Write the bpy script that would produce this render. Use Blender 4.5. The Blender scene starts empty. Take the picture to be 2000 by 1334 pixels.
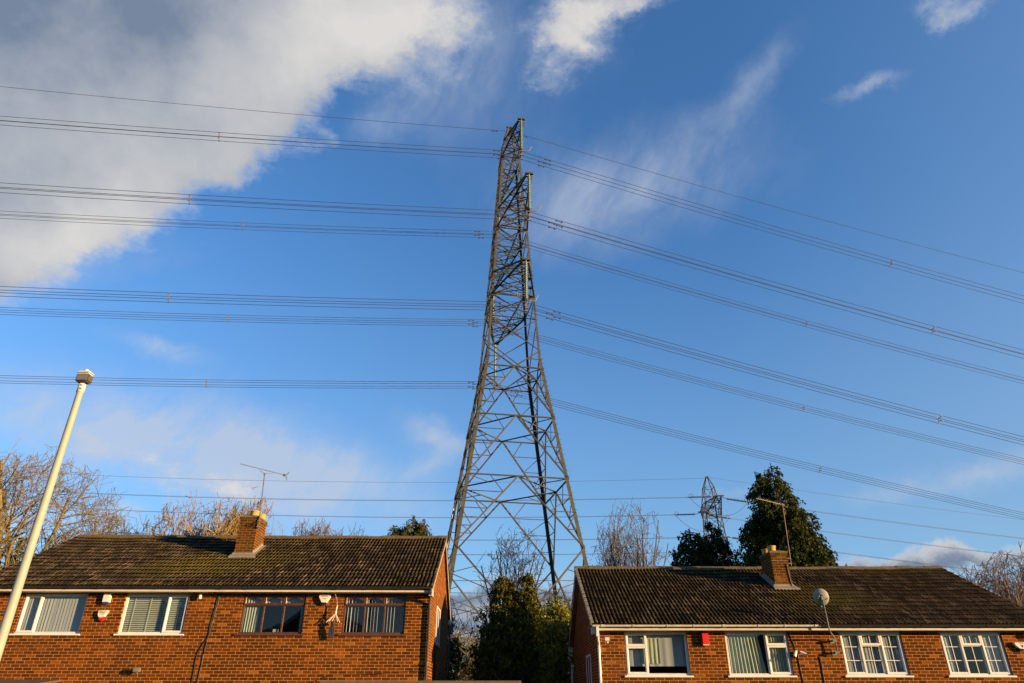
import bpy, math, random
import numpy as np
from mathutils import Vector, Matrix, noise as mnoise
PI = math.pi
rad = math.radians
SC = bpy.context.scene
COL = SC.collection
# ------------------------------------------------------------------ camera
cam = bpy.data.cameras.new('camera')
camo = bpy.data.objects.new('camera', cam); COL.objects.link(camo)
camo.location = (0, 0, 1.65); camo.rotation_euler = (rad(90 + 27.6), 0, 0)
cam.sensor_width = 36; cam.lens = 1333 / 2000 * 36
cam.clip_start = 0.1; cam.clip_end = 12000
SC.camera = camo
SUN_EL, SUN_AZ = 7.0, 114.0          # azimuth clockwise from +Y
# ------------------------------------------------------------------ node helper
class NT:
    def __init__(s, tree): s.t = tree; s.n = tree.nodes; s.l = tree.links
    def new(s, typ, **kw):
        n = s.n.new(typ)
        for k, v in kw.items(): setattr(n, k, v)
        return n
    def put(s, sock, v):
        if hasattr(v, 'is_linked') or isinstance(v, bpy.types.NodeSocket): s.l.new(v, sock)
        elif v is not None: sock.default_value = v
    def math(s, op, a, b=None, c=None, clamp=False):
        n = s.new('ShaderNodeMath', operation=op, use_clamp=clamp)
        s.put(n.inputs[0], a)
        if b is not None: s.put(n.inputs[1], b)
        if c is not None: s.put(n.inputs[2], c)
        return n.outputs[0]
    def vmath(s, op, a, b=None, out=0, sc=None):
        n = s.new('ShaderNodeVectorMath', operation=op)
        s.put(n.inputs[0], a)
        if b is not None: s.put(n.inputs[1], b)
        if sc is not None: s.put(n.inputs['Scale'], sc)
        return n.outputs[out]
    def noise(s, vec, scale, detail=4, rough=.5, out='Fac', dist=0.):
        n = s.new('ShaderNodeTexNoise'); s.put(n.inputs['Vector'], vec)
        s.put(n.inputs['Scale'], scale); s.put(n.inputs['Detail'], detail); s.put(n.inputs['Roughness'], rough); s.put(n.inputs['Distortion'], dist)
        return n.outputs[out]
    def ramp(s, fac, stops, interp='LINEAR'):
        n = s.new('ShaderNodeValToRGB'); s.put(n.inputs[0], fac)
        e = n.color_ramp.elements; n.color_ramp.interpolation = interp
        while len(e) < len(stops): e.new(.5)
        for i, (p, c) in enumerate(stops):
            e[i].position = p; e[i].color = (*c, 1) if len(c) == 3 else c
        return n.outputs[0]
    def mix(s, f, a, b, mode='MIX'):
        n = s.new('ShaderNodeMix', data_type='RGBA', blend_type=mode)
        s.put(n.inputs[0], f); s.put(n.inputs[6], a if not isinstance(a, tuple) else (*a[:3], 1)); s.put(n.inputs[7], b if not isinstance(b, tuple) else (*b[:3], 1))
        return n.outputs[2]
    def mrange(s, v, a, b, c=0., d=1., smooth=False):
        n = s.new('ShaderNodeMapRange'); n.interpolation_type = 'SMOOTHSTEP' if smooth else 'LINEAR'
        for i, x in enumerate((v, a, b, c, d)): s.put(n.inputs[i], x)
        return n.outputs[0]
    def sep(s, v):
        n = s.new('ShaderNodeSeparateXYZ'); s.put(n.inputs[0], v); return n.outputs
    def comb(s, x, y, z):
        n = s.new('ShaderNodeCombineXYZ')
        for i, v in enumerate((x, y, z)): s.put(n.inputs[i], v)
        return n.outputs[0]
def view_dir(x, y):
    """world direction of a point of the sky given where it stands in the 2000 px photograph"""
    a = (x - 1000) / 1333; b = -(y - 667) / 1333; t = rad(27.6)
    v = Vector((a, math.cos(t) - b * math.sin(t), math.sin(t) + b * math.cos(t)))
    return v.normalized()
# ------------------------------------------------------------------ world: Nishita sky + cloud field in world directions
W = bpy.data.worlds.new('World'); SC.world = W; W.use_nodes = True
N = NT(W.node_tree)
bg = N.n['Background']
sky = N.new('ShaderNodeTexSky', sky_type='NISHITA', sun_disc=False)
sky.sun_elevation = rad(SUN_EL); sky.sun_rotation = rad(SUN_AZ)
sky.air_density = 1.0; sky.dust_density = 0.0; sky.ozone_density = 4.4; sky.altitude = 100
D = N.new('ShaderNodeTexCoord').outputs['Generated']
wn = N.noise(D, 5., 3, .55, 'Color')
wv = N.vmath('SCALE', N.vmath('SUBTRACT', wn, (.5, .5, .5)), sc=.10)
wn2 = N.noise(D, 18., 6, .7, 'Color')
wv2 = N.vmath('SCALE', N.vmath('SUBTRACT', wn2, (.5, .5, .5)), sc=.05)
DW = N.vmath('ADD', N.vmath('ADD', D, wv), wv2)
def blob_sum(blobs, vec):
    tot = None
    for (x, y, rx, ry, ang, amp) in blobs:
        c = view_dir(x, y)
        sc = 1.0 / (1333 * (1 + ((x - 1000) ** 2 + (y - 667) ** 2) / 1333 ** 2) ** .5)
        ca, sa = math.cos(rad(ang)), math.sin(rad(ang))
        e = view_dir(x + 20 * ca, y - 20 * sa); t1 = (e - c); t1 -= c * t1.dot(c); t1.normalize(); t2 = c.cross(t1)
        d = N.vmath('SUBTRACT', vec, tuple(c))
        a = N.vmath('DOT_PRODUCT', d, tuple(t1 / (rx * sc)), out=1)
        b = N.vmath('DOT_PRODUCT', d, tuple(t2 / (ry * sc)), out=1)
        g = N.vmath('DOT_PRODUCT', d, tuple(c * 2.0), out=1)
        d2 = N.math('MULTIPLY_ADD', a, a, N.math('MULTIPLY_ADD', b, b, N.math('MULTIPLY', g, g)))
        v = N.math('MULTIPLY', N.math('EXPONENT', N.math('MULTIPLY', d2, -1.0)), amp)
        tot = v if tot is None else N.math('ADD', tot, v)
    return tot
CLOUDS = [  # heavy cloud: x, y, rx, ry, angle, amount
    (-100, 20, 620, 330, 5, 1.5), (400, 40, 310, 190, 15, 1.1), (670, 0, 190, 110, 15, .85), (160, 330, 290, 150, 25, 1.0), (350, 250, 180, 100, 35, .8),
    (-20, 460, 260, 80, 20, .9), (890, 30, 110, 90, 70, .42), (560, 160, 120, 70, 40, .7),
    (1100, 70, 100, 75, 75, .82), (1230, -20, 110, 60, 20, .75),
    (1850, 0, 75, 45, 0, .6), (1830, 1082, 260, 26, 3, 1.25), (1640, 1122, 210, 22, 0, 1.0), (1400, 1130, 300, 25, 0, .6), (1000, 1200, 240, 60, 0, 1.1), (690, 1190, 700, 45, 0, .7),
    (440, 950, 120, 50, 0, .80), (90, 1010, 330, 50, 0, .62), (200, 880, 110, 30, -30, .66)]
THIN = [    # high thin veils and wisps
    (1240, 350, 200, 80, 5, .58), (1430, 215, 120, 40, 50, .33), (1120, 420, 140, 70, 0, .42), (1500, 150, 80, 30, 50, .38),
    (1700, 185, 45, 14, 28, .75), (180, 830, 340, 80, -14, .85), (420, 880, 330, 80, -12, .7), (620, 950, 210, 70, -10, .62), (320, 690, 80, 17, -22, .75),
    (860, 848, 75, 26, -28, .8), (840, 905, 70, 22, 20, .5), (1900, 915, 160, 30, 10, .8), (1780, 940, 120, 16, 10, .4), (1460, 990, 60, 12, 0, .5), (860, 130, 130, 110, 60, .5), (1000, 60, 120, 160, 90, .3), (740, 240, 70, 30, 20, .35),
    (780, 500, 50, 16, 60, .0), (100, 520, 260, 40, 10, .35)]
fb = N.noise(D, 6., 10, .60)
fbs = N.noise(N.vmath('ADD', N.vmath('MULTIPLY', D, (1., 1., 2.6)), wv2), 13., 9, .64)
puff = N.math('ADD', N.math('MULTIPLY', fb, .55), N.math('MULTIPLY', fbs, .45))
m1 = blob_sum(CLOUDS, DW)
d1 = N.math('ADD', m1, N.math('MULTIPLY', N.math('SUBTRACT', puff, .5), 3.1))
thick = N.math('MULTIPLY', N.mrange(d1, .30, 1.10, 0., .97, True), N.mrange(m1, .06, .3, 0., 1., True))
# streaks drawn out along one direction of the high wind
q1 = N.vmath('DOT_PRODUCT', D, (.62, -.30, .72), out=1); q2 = N.vmath('DOT_PRODUCT', D, (-.75, .1, .66), out=1); q3 = N.vmath('DOT_PRODUCT', D, (.2, .95, .2), out=1)
DS = N.vmath('ADD', N.comb(N.math('MULTIPLY', q1, 5.), N.math('MULTIPLY', q2, 15.), N.math('MULTIPLY', q3, 5.)), N.vmath('SCALE', wv, sc=14.))
stk = N.noise(DS, 1., 9, .66)
m2 = blob_sum(THIN, DW)
d2_ = N.math('MULTIPLY', m2, N.mrange(N.math('ADD', N.math('MULTIPLY', stk, .65), N.math('MULTIPLY', fb, .35)), .34, .66, .12, 1.35))
thin = N.mrange(d2_, .03, 1.0, 0., .70)
cover = N.math('SUBTRACT', 1., N.math('MULTIPLY', N.math('SUBTRACT', 1., thick), N.math('SUBTRACT', 1., thin)))
Dz = N.sep(D)
veil = N.math('ADD', N.mrange(Dz[2], .04, .62, .40, .0, True), N.math('MULTIPLY', N.mrange(Dz[0], .25, .85, 0., .28, True), 1.0))
BRIGHT = [(650, 60, 230, 130, 25, .85), (330, 370, 320, 120, 30, .62), (1100, 80, 140, 120, 60, .8), (1240, 20, 120, 60, 0, .5), (430, 970, 220, 80, 0, .95), (220, 880, 180, 70, -20, .75), (60, 1010, 300, 60, 0, .55),
          (1850, 1062, 240, 20, 4, .8), (110, 980, 200, 30, 0, .35), (1850, 20, 100, 60, 0, .6), (60, 470, 260, 80, 0, .45), (880, 40, 130, 90, 0, .5), (90, 250, 200, 120, 0, .25), (1000, 1190, 200, 20, 0, .3)]
br = N.math('ADD', blob_sum(BRIGHT, DW), N.math('MULTIPLY', N.math('SUBTRACT', fb, .5), 1.1))
K = .34
cl_raw = N.ramp(br, [(0., (.20 * K, .26 * K, .37 * K)), (.3, (.42 * K, .455 * K, .52 * K)), (.62, (.58 * K, .59 * K, .61 * K)), (1., (.80 * K, .775 * K, .745 * K))])
cl_col = N.mix(N.mrange(thick, .2, .95, 0., 1., True), (.60 * K, .655 * K, .76 * K), cl_raw)
bgs = N.new('ShaderNodeBackground'); bgs.inputs[1].default_value = 1.0
N.put(bgs.inputs[0], cl_col)
bgv = N.new('ShaderNodeBackground'); bgv.inputs[0].default_value = (.108, .148, .192, 1); bgv.inputs[1].default_value = 1.0
mv = N.new('ShaderNodeMixShader'); N.put(mv.inputs[0], veil); N.l.new(bg.outputs[0], mv.inputs[1]); N.l.new(bgv.outputs[0], mv.inputs[2])
N.l.new(sky.outputs[0], bg.inputs[0]); bg.inputs[1].default_value = 0.125
mx = N.new('ShaderNodeMixShader'); N.put(mx.inputs[0], cover); N.l.new(mv.outputs[0], mx.inputs[1]); N.l.new(bgs.outputs[0], mx.inputs[2])
N.l.new(mx.outputs[0], N.n['World Output'].inputs[0])
W.cycles.sampling_method = 'MANUAL'; W.cycles.sample_map_resolution = 512
# ------------------------------------------------------------------ sun, exposure
sl = bpy.data.lights.new('sun', 'SUN'); sl.energy = 5.0; sl.angle = rad(.53); sl.color = (1.0, .65, .31)
so = bpy.data.objects.new('sun', sl); COL.objects.link(so)
sd = Vector((math.sin(rad(SUN_AZ)) * math.cos(rad(SUN_EL)), math.cos(rad(SUN_AZ)) * math.cos(rad(SUN_EL)), math.sin(rad(SUN_EL))))
so.rotation_euler = sd.to_track_quat('Z', 'Y').to_euler(); so.location = sd * 50
SC.view_settings.view_transform = 'Standard'; SC.view_settings.look = 'None'; SC.view_settings.exposure = 1.45; SC.view_settings.gamma = 1
SC.cycles.max_bounces = 6; SC.cycles.transparent_max_bounces = 12
# ------------------------------------------------------------------ materials
def material(name, rough=.7, metal=0., spec=.5):
    m = bpy.data.materials.new(name); m.use_nodes = True
    n = NT(m.node_tree); b = n.n['Principled BSDF']
    b.inputs['Roughness'].default_value = rough; b.inputs['Metallic'].default_value = metal
    b.inputs['Specular IOR Level'].default_value = spec
    return m, n, b
def simple(name, c, rough=.6, var=.25, scale=6., metal=0., spec=.2, dirt=None, dscale=1.5, damt=.5, bump=0.):
    m, n, b = material(name, rough, metal, spec)
    co = n.new('ShaderNodeTexCoord').outputs['Object']
    f = n.noise(co, scale, 6, .6)
    c1 = tuple(x * (1 - var) for x in c); c2 = tuple(min(1, x * (1 + var)) for x in c)
    col = n.ramp(f, [(.3, c1), (.7, c2)])
    if dirt:
        g = n.noise(co, dscale, 8, .7)
        col = n.mix(n.mrange(g, .5, .72, 0, damt), col, dirt)
    n.put(b.inputs['Base Color'], col)
    if bump:
        bn = n.new('ShaderNodeBump'); bn.inputs['Strength'].default_value = bump; bn.inputs['Distance'].default_value = .01
        n.put(bn.inputs['Height'], n.noise(co, scale * 4, 5, .6)); n.l.new(bn.outputs[0], b.inputs['Normal'])
    return m
def brick_mat(name, axis='x', zoff=0., dark=1.0, grime=None):
    m, n, b = material(name, .95, 0, .06)
    co = n.new('ShaderNodeNewGeometry').outputs['Position']
    X, Y, Z = n.sep(co)
    u = n.math('ADD', X, n.math('MULTIPLY', Y, 1.0)) if axis == 'both' else (X if axis == 'x' else Y)
    if axis == 'both':      # chimney: pick the running axis by the face normal
        nx = n.sep(n.new('ShaderNodeNewGeometry').outputs['Normal'])[0]
        k = n.math('GREATER_THAN', n.math('ABSOLUTE', nx), .5)
        u = n.math('ADD', n.math('MULTIPLY', k, n.math('SUBTRACT', Y, X)), X)
    wob = n.noise(co, 5., 2, .5)
    z = n.math('ADD', n.math('ADD', Z, 20 + zoff), n.math('MULTIPLY', n.math('SUBTRACT', wob, .5), .006))
    row = n.math('DIVIDE', z, .075); ri = n.math('FLOOR', row); rf = n.math('FRACT', row)
    off = n.math('MULTIPLY', n.math('FRACT', n.math('MULTIPLY', ri, .5)), 1.0)
    rj = n.new('ShaderNodeTexWhiteNoise', noise_dimensions='1D'); n.put(rj.inputs['W'], ri)
    colu = n.math('ADD', n.math('ADD', n.math('DIVIDE', n.math('ADD', u, 60.), .225), off), n.math('MULTIPLY', rj.outputs[0], .12))
    ci = n.math('FLOOR', colu); cf = n.math('FRACT', colu)
    wn_ = n.new('ShaderNodeTexWhiteNoise', noise_dimensions='2D'); n.put(wn_.inputs['Vector'], n.comb(ci, ri, 0.))
    r = wn_.outputs[0]
    edge = n.noise(co, 60., 3, .6)
    eo = n.math('MULTIPLY', n.math('SUBTRACT', edge, .5), .0045)
    dz = n.math('ADD', n.math('MULTIPLY', n.math('SUBTRACT', .5, n.math('ABSOLUTE', n.math('SUBTRACT', rf, .5))), .075), eo)
    dx = n.math('ADD', n.math('MULTIPLY', n.math('SUBTRACT', .5, n.math('ABSOLUTE', n.math('SUBTRACT', cf, .5))), .225), eo)
    dd = n.math('MINIMUM', dz, dx)
    mort = n.mrange(dd, .0042, .0075, 1., 0., True)
    pal = n.ramp(r, [(0., (.075 * dark, .026 * dark, .008 * dark)), (.35, (.115 * dark, .037 * dark, .010 * dark)), (.7, (.165 * dark, .050 * dark, .012 * dark)),
                     (.90, (.23 * dark, .068 * dark, .015 * dark)), (.965, (.34 * dark, .11 * dark, .028 * dark)), (1., (.40 * dark, .15 * dark, .04 * dark))])
    blot = n.noise(co, 22., 5, .65)
    pal = n.mix(n.mrange(blot, .45, .7, 0., .4), pal, (.045 * dark, .02 * dark, .01 * dark))
    hue = n.noise(co, .7, 4, .6)
    pal = n.mix(n.mrange(hue, .45, .75, 0, .35), pal, (.27 * dark, .085 * dark, .022 * dark))
    mc = n.ramp(n.noise(co, 9., 4, .6), [(.3, (.34 * dark, .145 * dark, .047 * dark)), (.7, (.50 * dark, .215 * dark, .072 * dark))])
    pal = n.mix(1.0, pal, (.60, .59, .23), 'MULTIPLY')
    col = n.mix(mort, pal, mc)
    big = n.noise(co, .9, 6, .65)
    col = n.mix(n.mrange(big, .55, .8, 0., .35), col, (.07, .04, .02))
    if grime:
        col = n.mix(n.math('MULTIPLY', n.mrange(n.noise(co, 5., 6, .7), .35, .65), grime[1]), col, grime[0])
    n.put(b.inputs['Base Color'], col)
    bp = n.new('ShaderNodeBump'); bp.inputs['Strength'].default_value = .7; bp.inputs['Distance'].default_value = .006
    n.put(bp.inputs['Height'], n.math('ADD', n.math('SUBTRACT', 1., mort), n.math('MULTIPLY', blot, .5))); n.l.new(bp.outputs[0], b.inputs['Normal'])
    return m
def tile_mat(name, base, warm, moss_spots, rust=.35, x0=0., v0=18.95):
    m, n, b = material(name, .95, 0, .03)
    co = n.new('ShaderNodeNewGeometry').outputs['Position']
    X, Y, Z = n.sep(co)
    ci = n.math('FLOOR', n.math('DIVIDE', n.math('SUBTRACT', X, x0), .315)); ri = n.math('FLOOR', n.math('DIVIDE', n.math('SUBTRACT', Y, v0), .28))
    wn_ = n.new('ShaderNodeTexWhiteNoise', noise_dimensions='2D'); n.put(wn_.inputs['Vector'], n.comb(ci, ri, 0.))
    f = n.noise(co, 28., 6, .7)
    col = n.ramp(n.math('ADD', n.math('MULTIPLY', f, .7), n.math('MULTIPLY', wn_.outputs[0], .3)),
                 [(.25, tuple(c * .45 for c in base)), (.5, base), (.75, tuple(c * 1.8 for c in base))])
    fi = n.math('FLOOR', n.math('DIVIDE', n.math('SUBTRACT', X, x0), .105)); wn2_ = n.new('ShaderNodeTexWhiteNoise', noise_dimensions='2D'); n.put(wn2_.inputs['Vector'], n.comb(fi, ri, 3.))
    col = n.mix(1.0, col, n.ramp(wn2_.outputs[0], [(0., (.40, .38, .36)), (.5, (.9, .87, .83)), (.88, (1.45, 1.4, 1.32)), (1., (2.4, 2.2, 1.9))]), 'MULTIPLY')
    g = n.noise(co, 1.3, 6, .7)
    col = n.mix(n.mrange(g, .45, .7, 0., rust), col, warm)
    lich = n.new('ShaderNodeTexVoronoi'); n.put(lich.inputs['Vector'], co); lich.inputs['Scale'].default_value = 11.
    lm = n.math('MULTIPLY', n.mrange(lich.outputs['Distance'], .10, .2, 1., 0.), n.mrange(n.noise(co, 3., 4, .6), .52, .62))
    col = n.mix(n.math('MULTIPLY', lm, .75), col, (.30, .26, .19))
    ridge = n.math('MULTIPLY', n.mrange(Y, 22.2, 23.1, 0., .7), n.mrange(n.noise(co, 6., 5, .7), .38, .6))
    col = n.mix(ridge, col, (.12, .085, .02))
    for (mx_, my_, rx, ry, amt) in moss_spots:
        a = n.math('DIVIDE', n.math('SUBTRACT', X, mx_), rx); c_ = n.math('DIVIDE', n.math('SUBTRACT', Y, my_), ry)
        d2 = n.math('ADD', n.math('MULTIPLY', a, a), n.math('MULTIPLY', c_, c_))
        d2 = n.math('ADD', d2, n.math('MULTIPLY', n.math('SUBTRACT', n.noise(co, 3.5, 6, .7), .5), 2.2))
        col = n.mix(n.math('MULTIPLY', n.mrange(d2, .0, 1.5, amt, 0.), n.mrange(n.noise(co, 19., 5, .7), .36, .56)), col, (.115, .092, .014))
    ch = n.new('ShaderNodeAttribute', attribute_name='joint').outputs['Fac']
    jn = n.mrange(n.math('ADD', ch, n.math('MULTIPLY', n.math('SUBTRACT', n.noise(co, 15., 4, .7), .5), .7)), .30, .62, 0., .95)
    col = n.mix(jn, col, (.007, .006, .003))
    n.put(b.inputs['Base Color'], col)
    bp = n.new('ShaderNodeBump'); bp.inputs['Strength'].default_value = .8; bp.inputs['Distance'].default_value = .008
    n.put(bp.inputs['Height'], f); n.l.new(bp.outputs[0], b.inputs['Normal'])
    return m
def glass_mat(name, tint=(.75, .8, .82), refl=.16):
    m, n, b = material(name)
    n.n.remove(b)
    tr = n.new('ShaderNodeBsdfTransparent'); tr.inputs[0].default_value = (*tint, 1)
    gl = n.new('ShaderNodeBsdfGlossy'); gl.inputs['Roughness'].default_value = .015; gl.inputs[0].default_value = (.95, .97, 1, 1)
    co = n.new('ShaderNodeTexCoord').outputs['Object']
    bp = n.new('ShaderNodeBump'); bp.inputs['Strength'].default_value = .08; bp.inputs['Distance'].default_value = .02
    n.put(bp.inputs['Height'], n.noise(co, 1.6, 2, .5)); n.l.new(bp.outputs[0], gl.inputs['Normal'])
    lw = n.new('ShaderNodeLayerWeight'); lw.inputs[0].default_value = .5
    f = n.math('MULTIPLY_ADD', n.math('POWER', lw.outputs['Facing'], 5.), .9, .045, clamp=True)
    s = n.new('ShaderNodeMixShader'); n.put(s.inputs[0], f); n.l.new(tr.outputs[0], s.inputs[1]); n.l.new(gl.outputs[0], s.inputs[2])
    n.l.new(s.outputs[0], n.n['Material Output'].inputs[0])
    return m
def steel_mat(name, c, c2):
    m, n, b = material(name, .7, 0., .12)
    co = n.new('ShaderNodeTexCoord').outputs['Object']
    f = n.noise(co, 2.2, 7, .7)
    col = n.ramp(f, [(.3, c), (.68, c2)])
    col = n.mix(n.mrange(n.noise(co, 14., 4, .6), .55, .75, 0, .5), col, tuple(x * .55 for x in c))
    n.put(b.inputs['Base Color'], col)
    return m
def leaf_mat(name, c1, c2, c3, scale=1.6, toned=True):
    m, n, b = material(name, .7, 0, .08)
    co = n.new('ShaderNodeTexCoord').outputs['Object']
    f = n.noise(co, scale, 4, .6); g = n.noise(co, 17., 3, .6)
    tn = n.new('ShaderNodeAttribute', attribute_name='tone').outputs['Fac']
    col = n.ramp(n.math('ADD', n.math('MULTIPLY_ADD', f, .45, n.math('MULTIPLY', g, .25)), n.math('MULTIPLY', tn, .30) if toned else .15), [(.30, c1), (.5, c2), (.70, c3)])
    n.put(b.inputs['Base Color'], col)
    tl = n.new('ShaderNodeBsdfTranslucent'); n.put(tl.inputs[0], col)
    s = n.new('ShaderNodeMixShader'); s.inputs[0].default_value = .18
    n.l.new(b.outputs[0], s.inputs[1]); n.l.new(tl.outputs[0], s.inputs[2]); n.l.new(s.outputs[0], n.n['Material Output'].inputs[0])
    return m
M = {}
M['steel'] = steel_mat('painted_steel', (.036, .037, .029), (.074, .074, .058))
M['steel_far'] = steel_mat('galvanised_steel', (.040, .040, .036), (.075, .072, .062))
M['wire'] = simple('aluminium_wire', (.06, .058, .062), .5, .15, 3., .4)
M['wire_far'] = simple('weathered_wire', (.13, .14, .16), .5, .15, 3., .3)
M['glass_disc'] = simple('toughened_glass', (.34, .42, .36), .15, .3, 9., 0, .9)
M['ceramic'] = simple('brown_ceramic', (.09, .08, .075), .3, .2, 9., 0, .6)
M['galv'] = simple('galvanised_fitting', (.15, .135, .11), .5, .25, 12., 0.)
M['red_plate'] = simple('red_enamel', (.20, .018, .014), .4, .1, 9.)
M['brick'] = brick_mat('stock_brick', 'x')
M['brick_side'] = brick_mat('stock_brick_side', 'y', dark=.95)
M['brick_chim'] = brick_mat('chimney_brick', 'both', dark=.85, grime=((.055, .048, .014), .6))
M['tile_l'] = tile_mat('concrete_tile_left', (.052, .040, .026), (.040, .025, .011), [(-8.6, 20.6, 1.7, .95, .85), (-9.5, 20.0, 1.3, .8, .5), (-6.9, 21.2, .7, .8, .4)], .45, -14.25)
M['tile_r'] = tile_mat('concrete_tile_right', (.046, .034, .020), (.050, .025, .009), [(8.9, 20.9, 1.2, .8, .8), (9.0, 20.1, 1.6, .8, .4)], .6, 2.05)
M['ridge'] = simple('mossy_ridge_tile', (.10, .072, .04), .9, .4, 14., dirt=(.13, .10, .025), dscale=5., damt=.8, bump=.6)
M['upvc'] = simple('white_upvc', (.58, .565, .53), .35, .05, 4., dirt=(.45, .40, .32), dscale=6., damt=.35)
M['paint'] = simple('cream_painted_board', (.46, .42, .35), .55, .10, 3., dirt=(.30, .25, .18), dscale=4., damt=.5)
M['gutter_w'] = simple('stained_white_gutter', (.50, .46, .36), .5, .12, 5., dirt=(.22, .20, .09), dscale=14., damt=.75)
M['gutter_b'] = simple('black_gutter', (.022, .021, .020), .35, .3, 5., dirt=(.05, .045, .03), dscale=9., damt=.5)
M['pipe_b'] = simple('brown_downpipe', (.07, .055, .045), .4, .2, 5.)
M['timber'] = simple('brown_stained_timber', (.068, .028, .013), .45, .25, 8., spec=.5)
M['soffit_brown'] = simple('faded_brown_board', (.27, .13, .065), .7, .12, 2., dirt=(.16, .08, .04), dscale=3., damt=.4)
M['soffit_pale'] = simple('pale_board', (.40, .30, .24), .7, .12, 2., dirt=(.25, .18, .13), dscale=3., damt=.5)
M['lead'] = simple('grey_lead', (.19, .175, .13), .7, .2, 8., dirt=(.15, .14, .10), dscale=7., damt=.6, bump=.3)
M['mortar'] = simple('lime_mortar', (.30, .25, .18), .95, .2, 12., dirt=(.2, .18, .1), dscale=9., damt=.6, bump=.5)
M['pot'] = simple('buff_clay_pot', (.46, .26, .06), .75, .12, 7., dirt=(.25, .15, .06), dscale=7., damt=.4)
M['cap'] = simple('mossy_cement_cap', (.13, .11, .07), .95, .35, 14., dirt=(.08, .085, .02), dscale=6., damt=.8, bump=.7)
M['glass'] = glass_mat('window_glass')
M['room'] = simple('dim_interior', (.10, .095, .09), .9, .2, 1.)
M['blind'] = simple('pale_blind', (.40, .40, .38), .8, .06, 2.)
M['blind_grey'] = simple('grey_blind', (.36, .37, .36), .8, .06, 2.)
M['slat'] = simple('sage_slat', (.50, .53, .44), .5, .05, 2.)
M['curtain'] = simple('cream_curtain', (.38, .40, .28), .9, .12, 3.)
M['dark_curtain'] = simple('dark_curtain', (.05, .052, .06), .9, .3, 5.)
M['white_plastic'] = simple('white_plastic', (.60, .56, .46), .35, .05, 5.)
M['grey_plastic'] = simple('grey_plastic', (.12, .12, .12), .4, .1, 5.)
M['black'] = simple('black_plastic', (.02, .02, .022), .4, .2, 5.)
M['blue_lens'] = simple('blue_lens', (.02, .05, .22), .25, .1, 5.)
M['dark_lens'] = simple('navy_lens', (.012, .015, .05), .25, .1, 5.)
M['red_lens'] = simple('red_lens', (.42, .01, .015), .25, .1, 5.)
M['red_box'] = simple('red_painted_metal', (.50, .02, .01), .4, .08, 5.)
M['ink'] = simple('black_ink', (.03, .03, .02), .6, .1, 5.)
M['red_ink'] = simple('red_ink', (.35, .04, .02), .6, .1, 5.)
M['lamp_col'] = simple('grey_painted_column', (.265, .285, .23), .5, .08, 2.5, dirt=(.30, .29, .22), dscale=4., damt=.4)
M['lamp_dark'] = simple('dark_cast_lamp', (.075, .065, .055), .45, .15, 20.)
M['lamp_glass'] = simple('clear_diffuser', (.52, .50, .42), .2, .05, 3.)
M['alu'] = simple('dull_aluminium', (.20, .18, .15), .45, .2, 9., .4)
M['mast'] = simple('rusty_mast', (.14, .09, .07), .6, .3, 9., .2)
M['dish'] = simple('grey_green_dish', (.25, .26, .19), .5, .06, 3.)
M['rope'] = simple('white_cord', (.55, .52, .46), .8, .1, 9.)
M['cloth'] = simple('dark_cloth', (.03, .03, .05), .9, .3, 9.)
M['bark_gold'] = simple('golden_bark', (.165, .13, .062), .85, .35, 5.)
M['bark_amber'] = simple('amber_bark', (.24, .165, .06), .85, .35, 5.)
M['bark_lime'] = simple('mossy_bark', (.20, .17, .05), .85, .3, 5., dirt=(.10, .12, .03), dscale=3.)
M['bark'] = simple('grey_brown_bark', (.10, .085, .062), .85, .35, 5.)
M['bark_dark'] = simple('dark_bark', (.045, .035, .03), .9, .3, 5.)
M['bark_red'] = simple('reddish_bark', (.12, .088, .065), .85, .35, 5.)
M['conifer'] = leaf_mat('cypress_foliage', (.012, .017, .005), (.05, .056, .010), (.13, .125, .02))
M['conifer_gold'] = leaf_mat('golden_cypress_foliage', (.018, .021, .005), (.065, .063, .011), (.18, .155, .02))
M['conifer_dark'] = leaf_mat('dark_cypress_foliage', (.008, .011, .005), (.024, .03, .009), (.08, .082, .018))
M['conifer_mid'] = leaf_mat('weeping_cypress_foliage', (.010, .015, .004), (.040, .048, .009), (.105, .112, .017))
M['ivy'] = leaf_mat('ivy_foliage', (.02, .035, .006), (.06, .08, .012), (.13, .15, .02), 4., False)
M['euonymus'] = leaf_mat('variegated_leaves', (.03, .045, .006), (.13, .135, .015), (.42, .36, .04), 2.2, False)
M['blossom'] = simple('pale_blossom', (.62, .48, .36), .8, .15, 9.)
M['asphalt'] = simple('asphalt', (.05, .05, .052), .9, .2, 3., bump=.4)
M['pave'] = simple('paving', (.22, .21, .19), .9, .15, 2., bump=.3)
M['grass'] = simple('grass', (.05, .085, .02), .95, .4, 3., bump=.5)
M['fascia_c'] = simple('weathered_render', (.10, .07, .048), .9, .25, 7., dirt=(.11, .08, .06), dscale=4., damt=.6, bump=.5)
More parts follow.
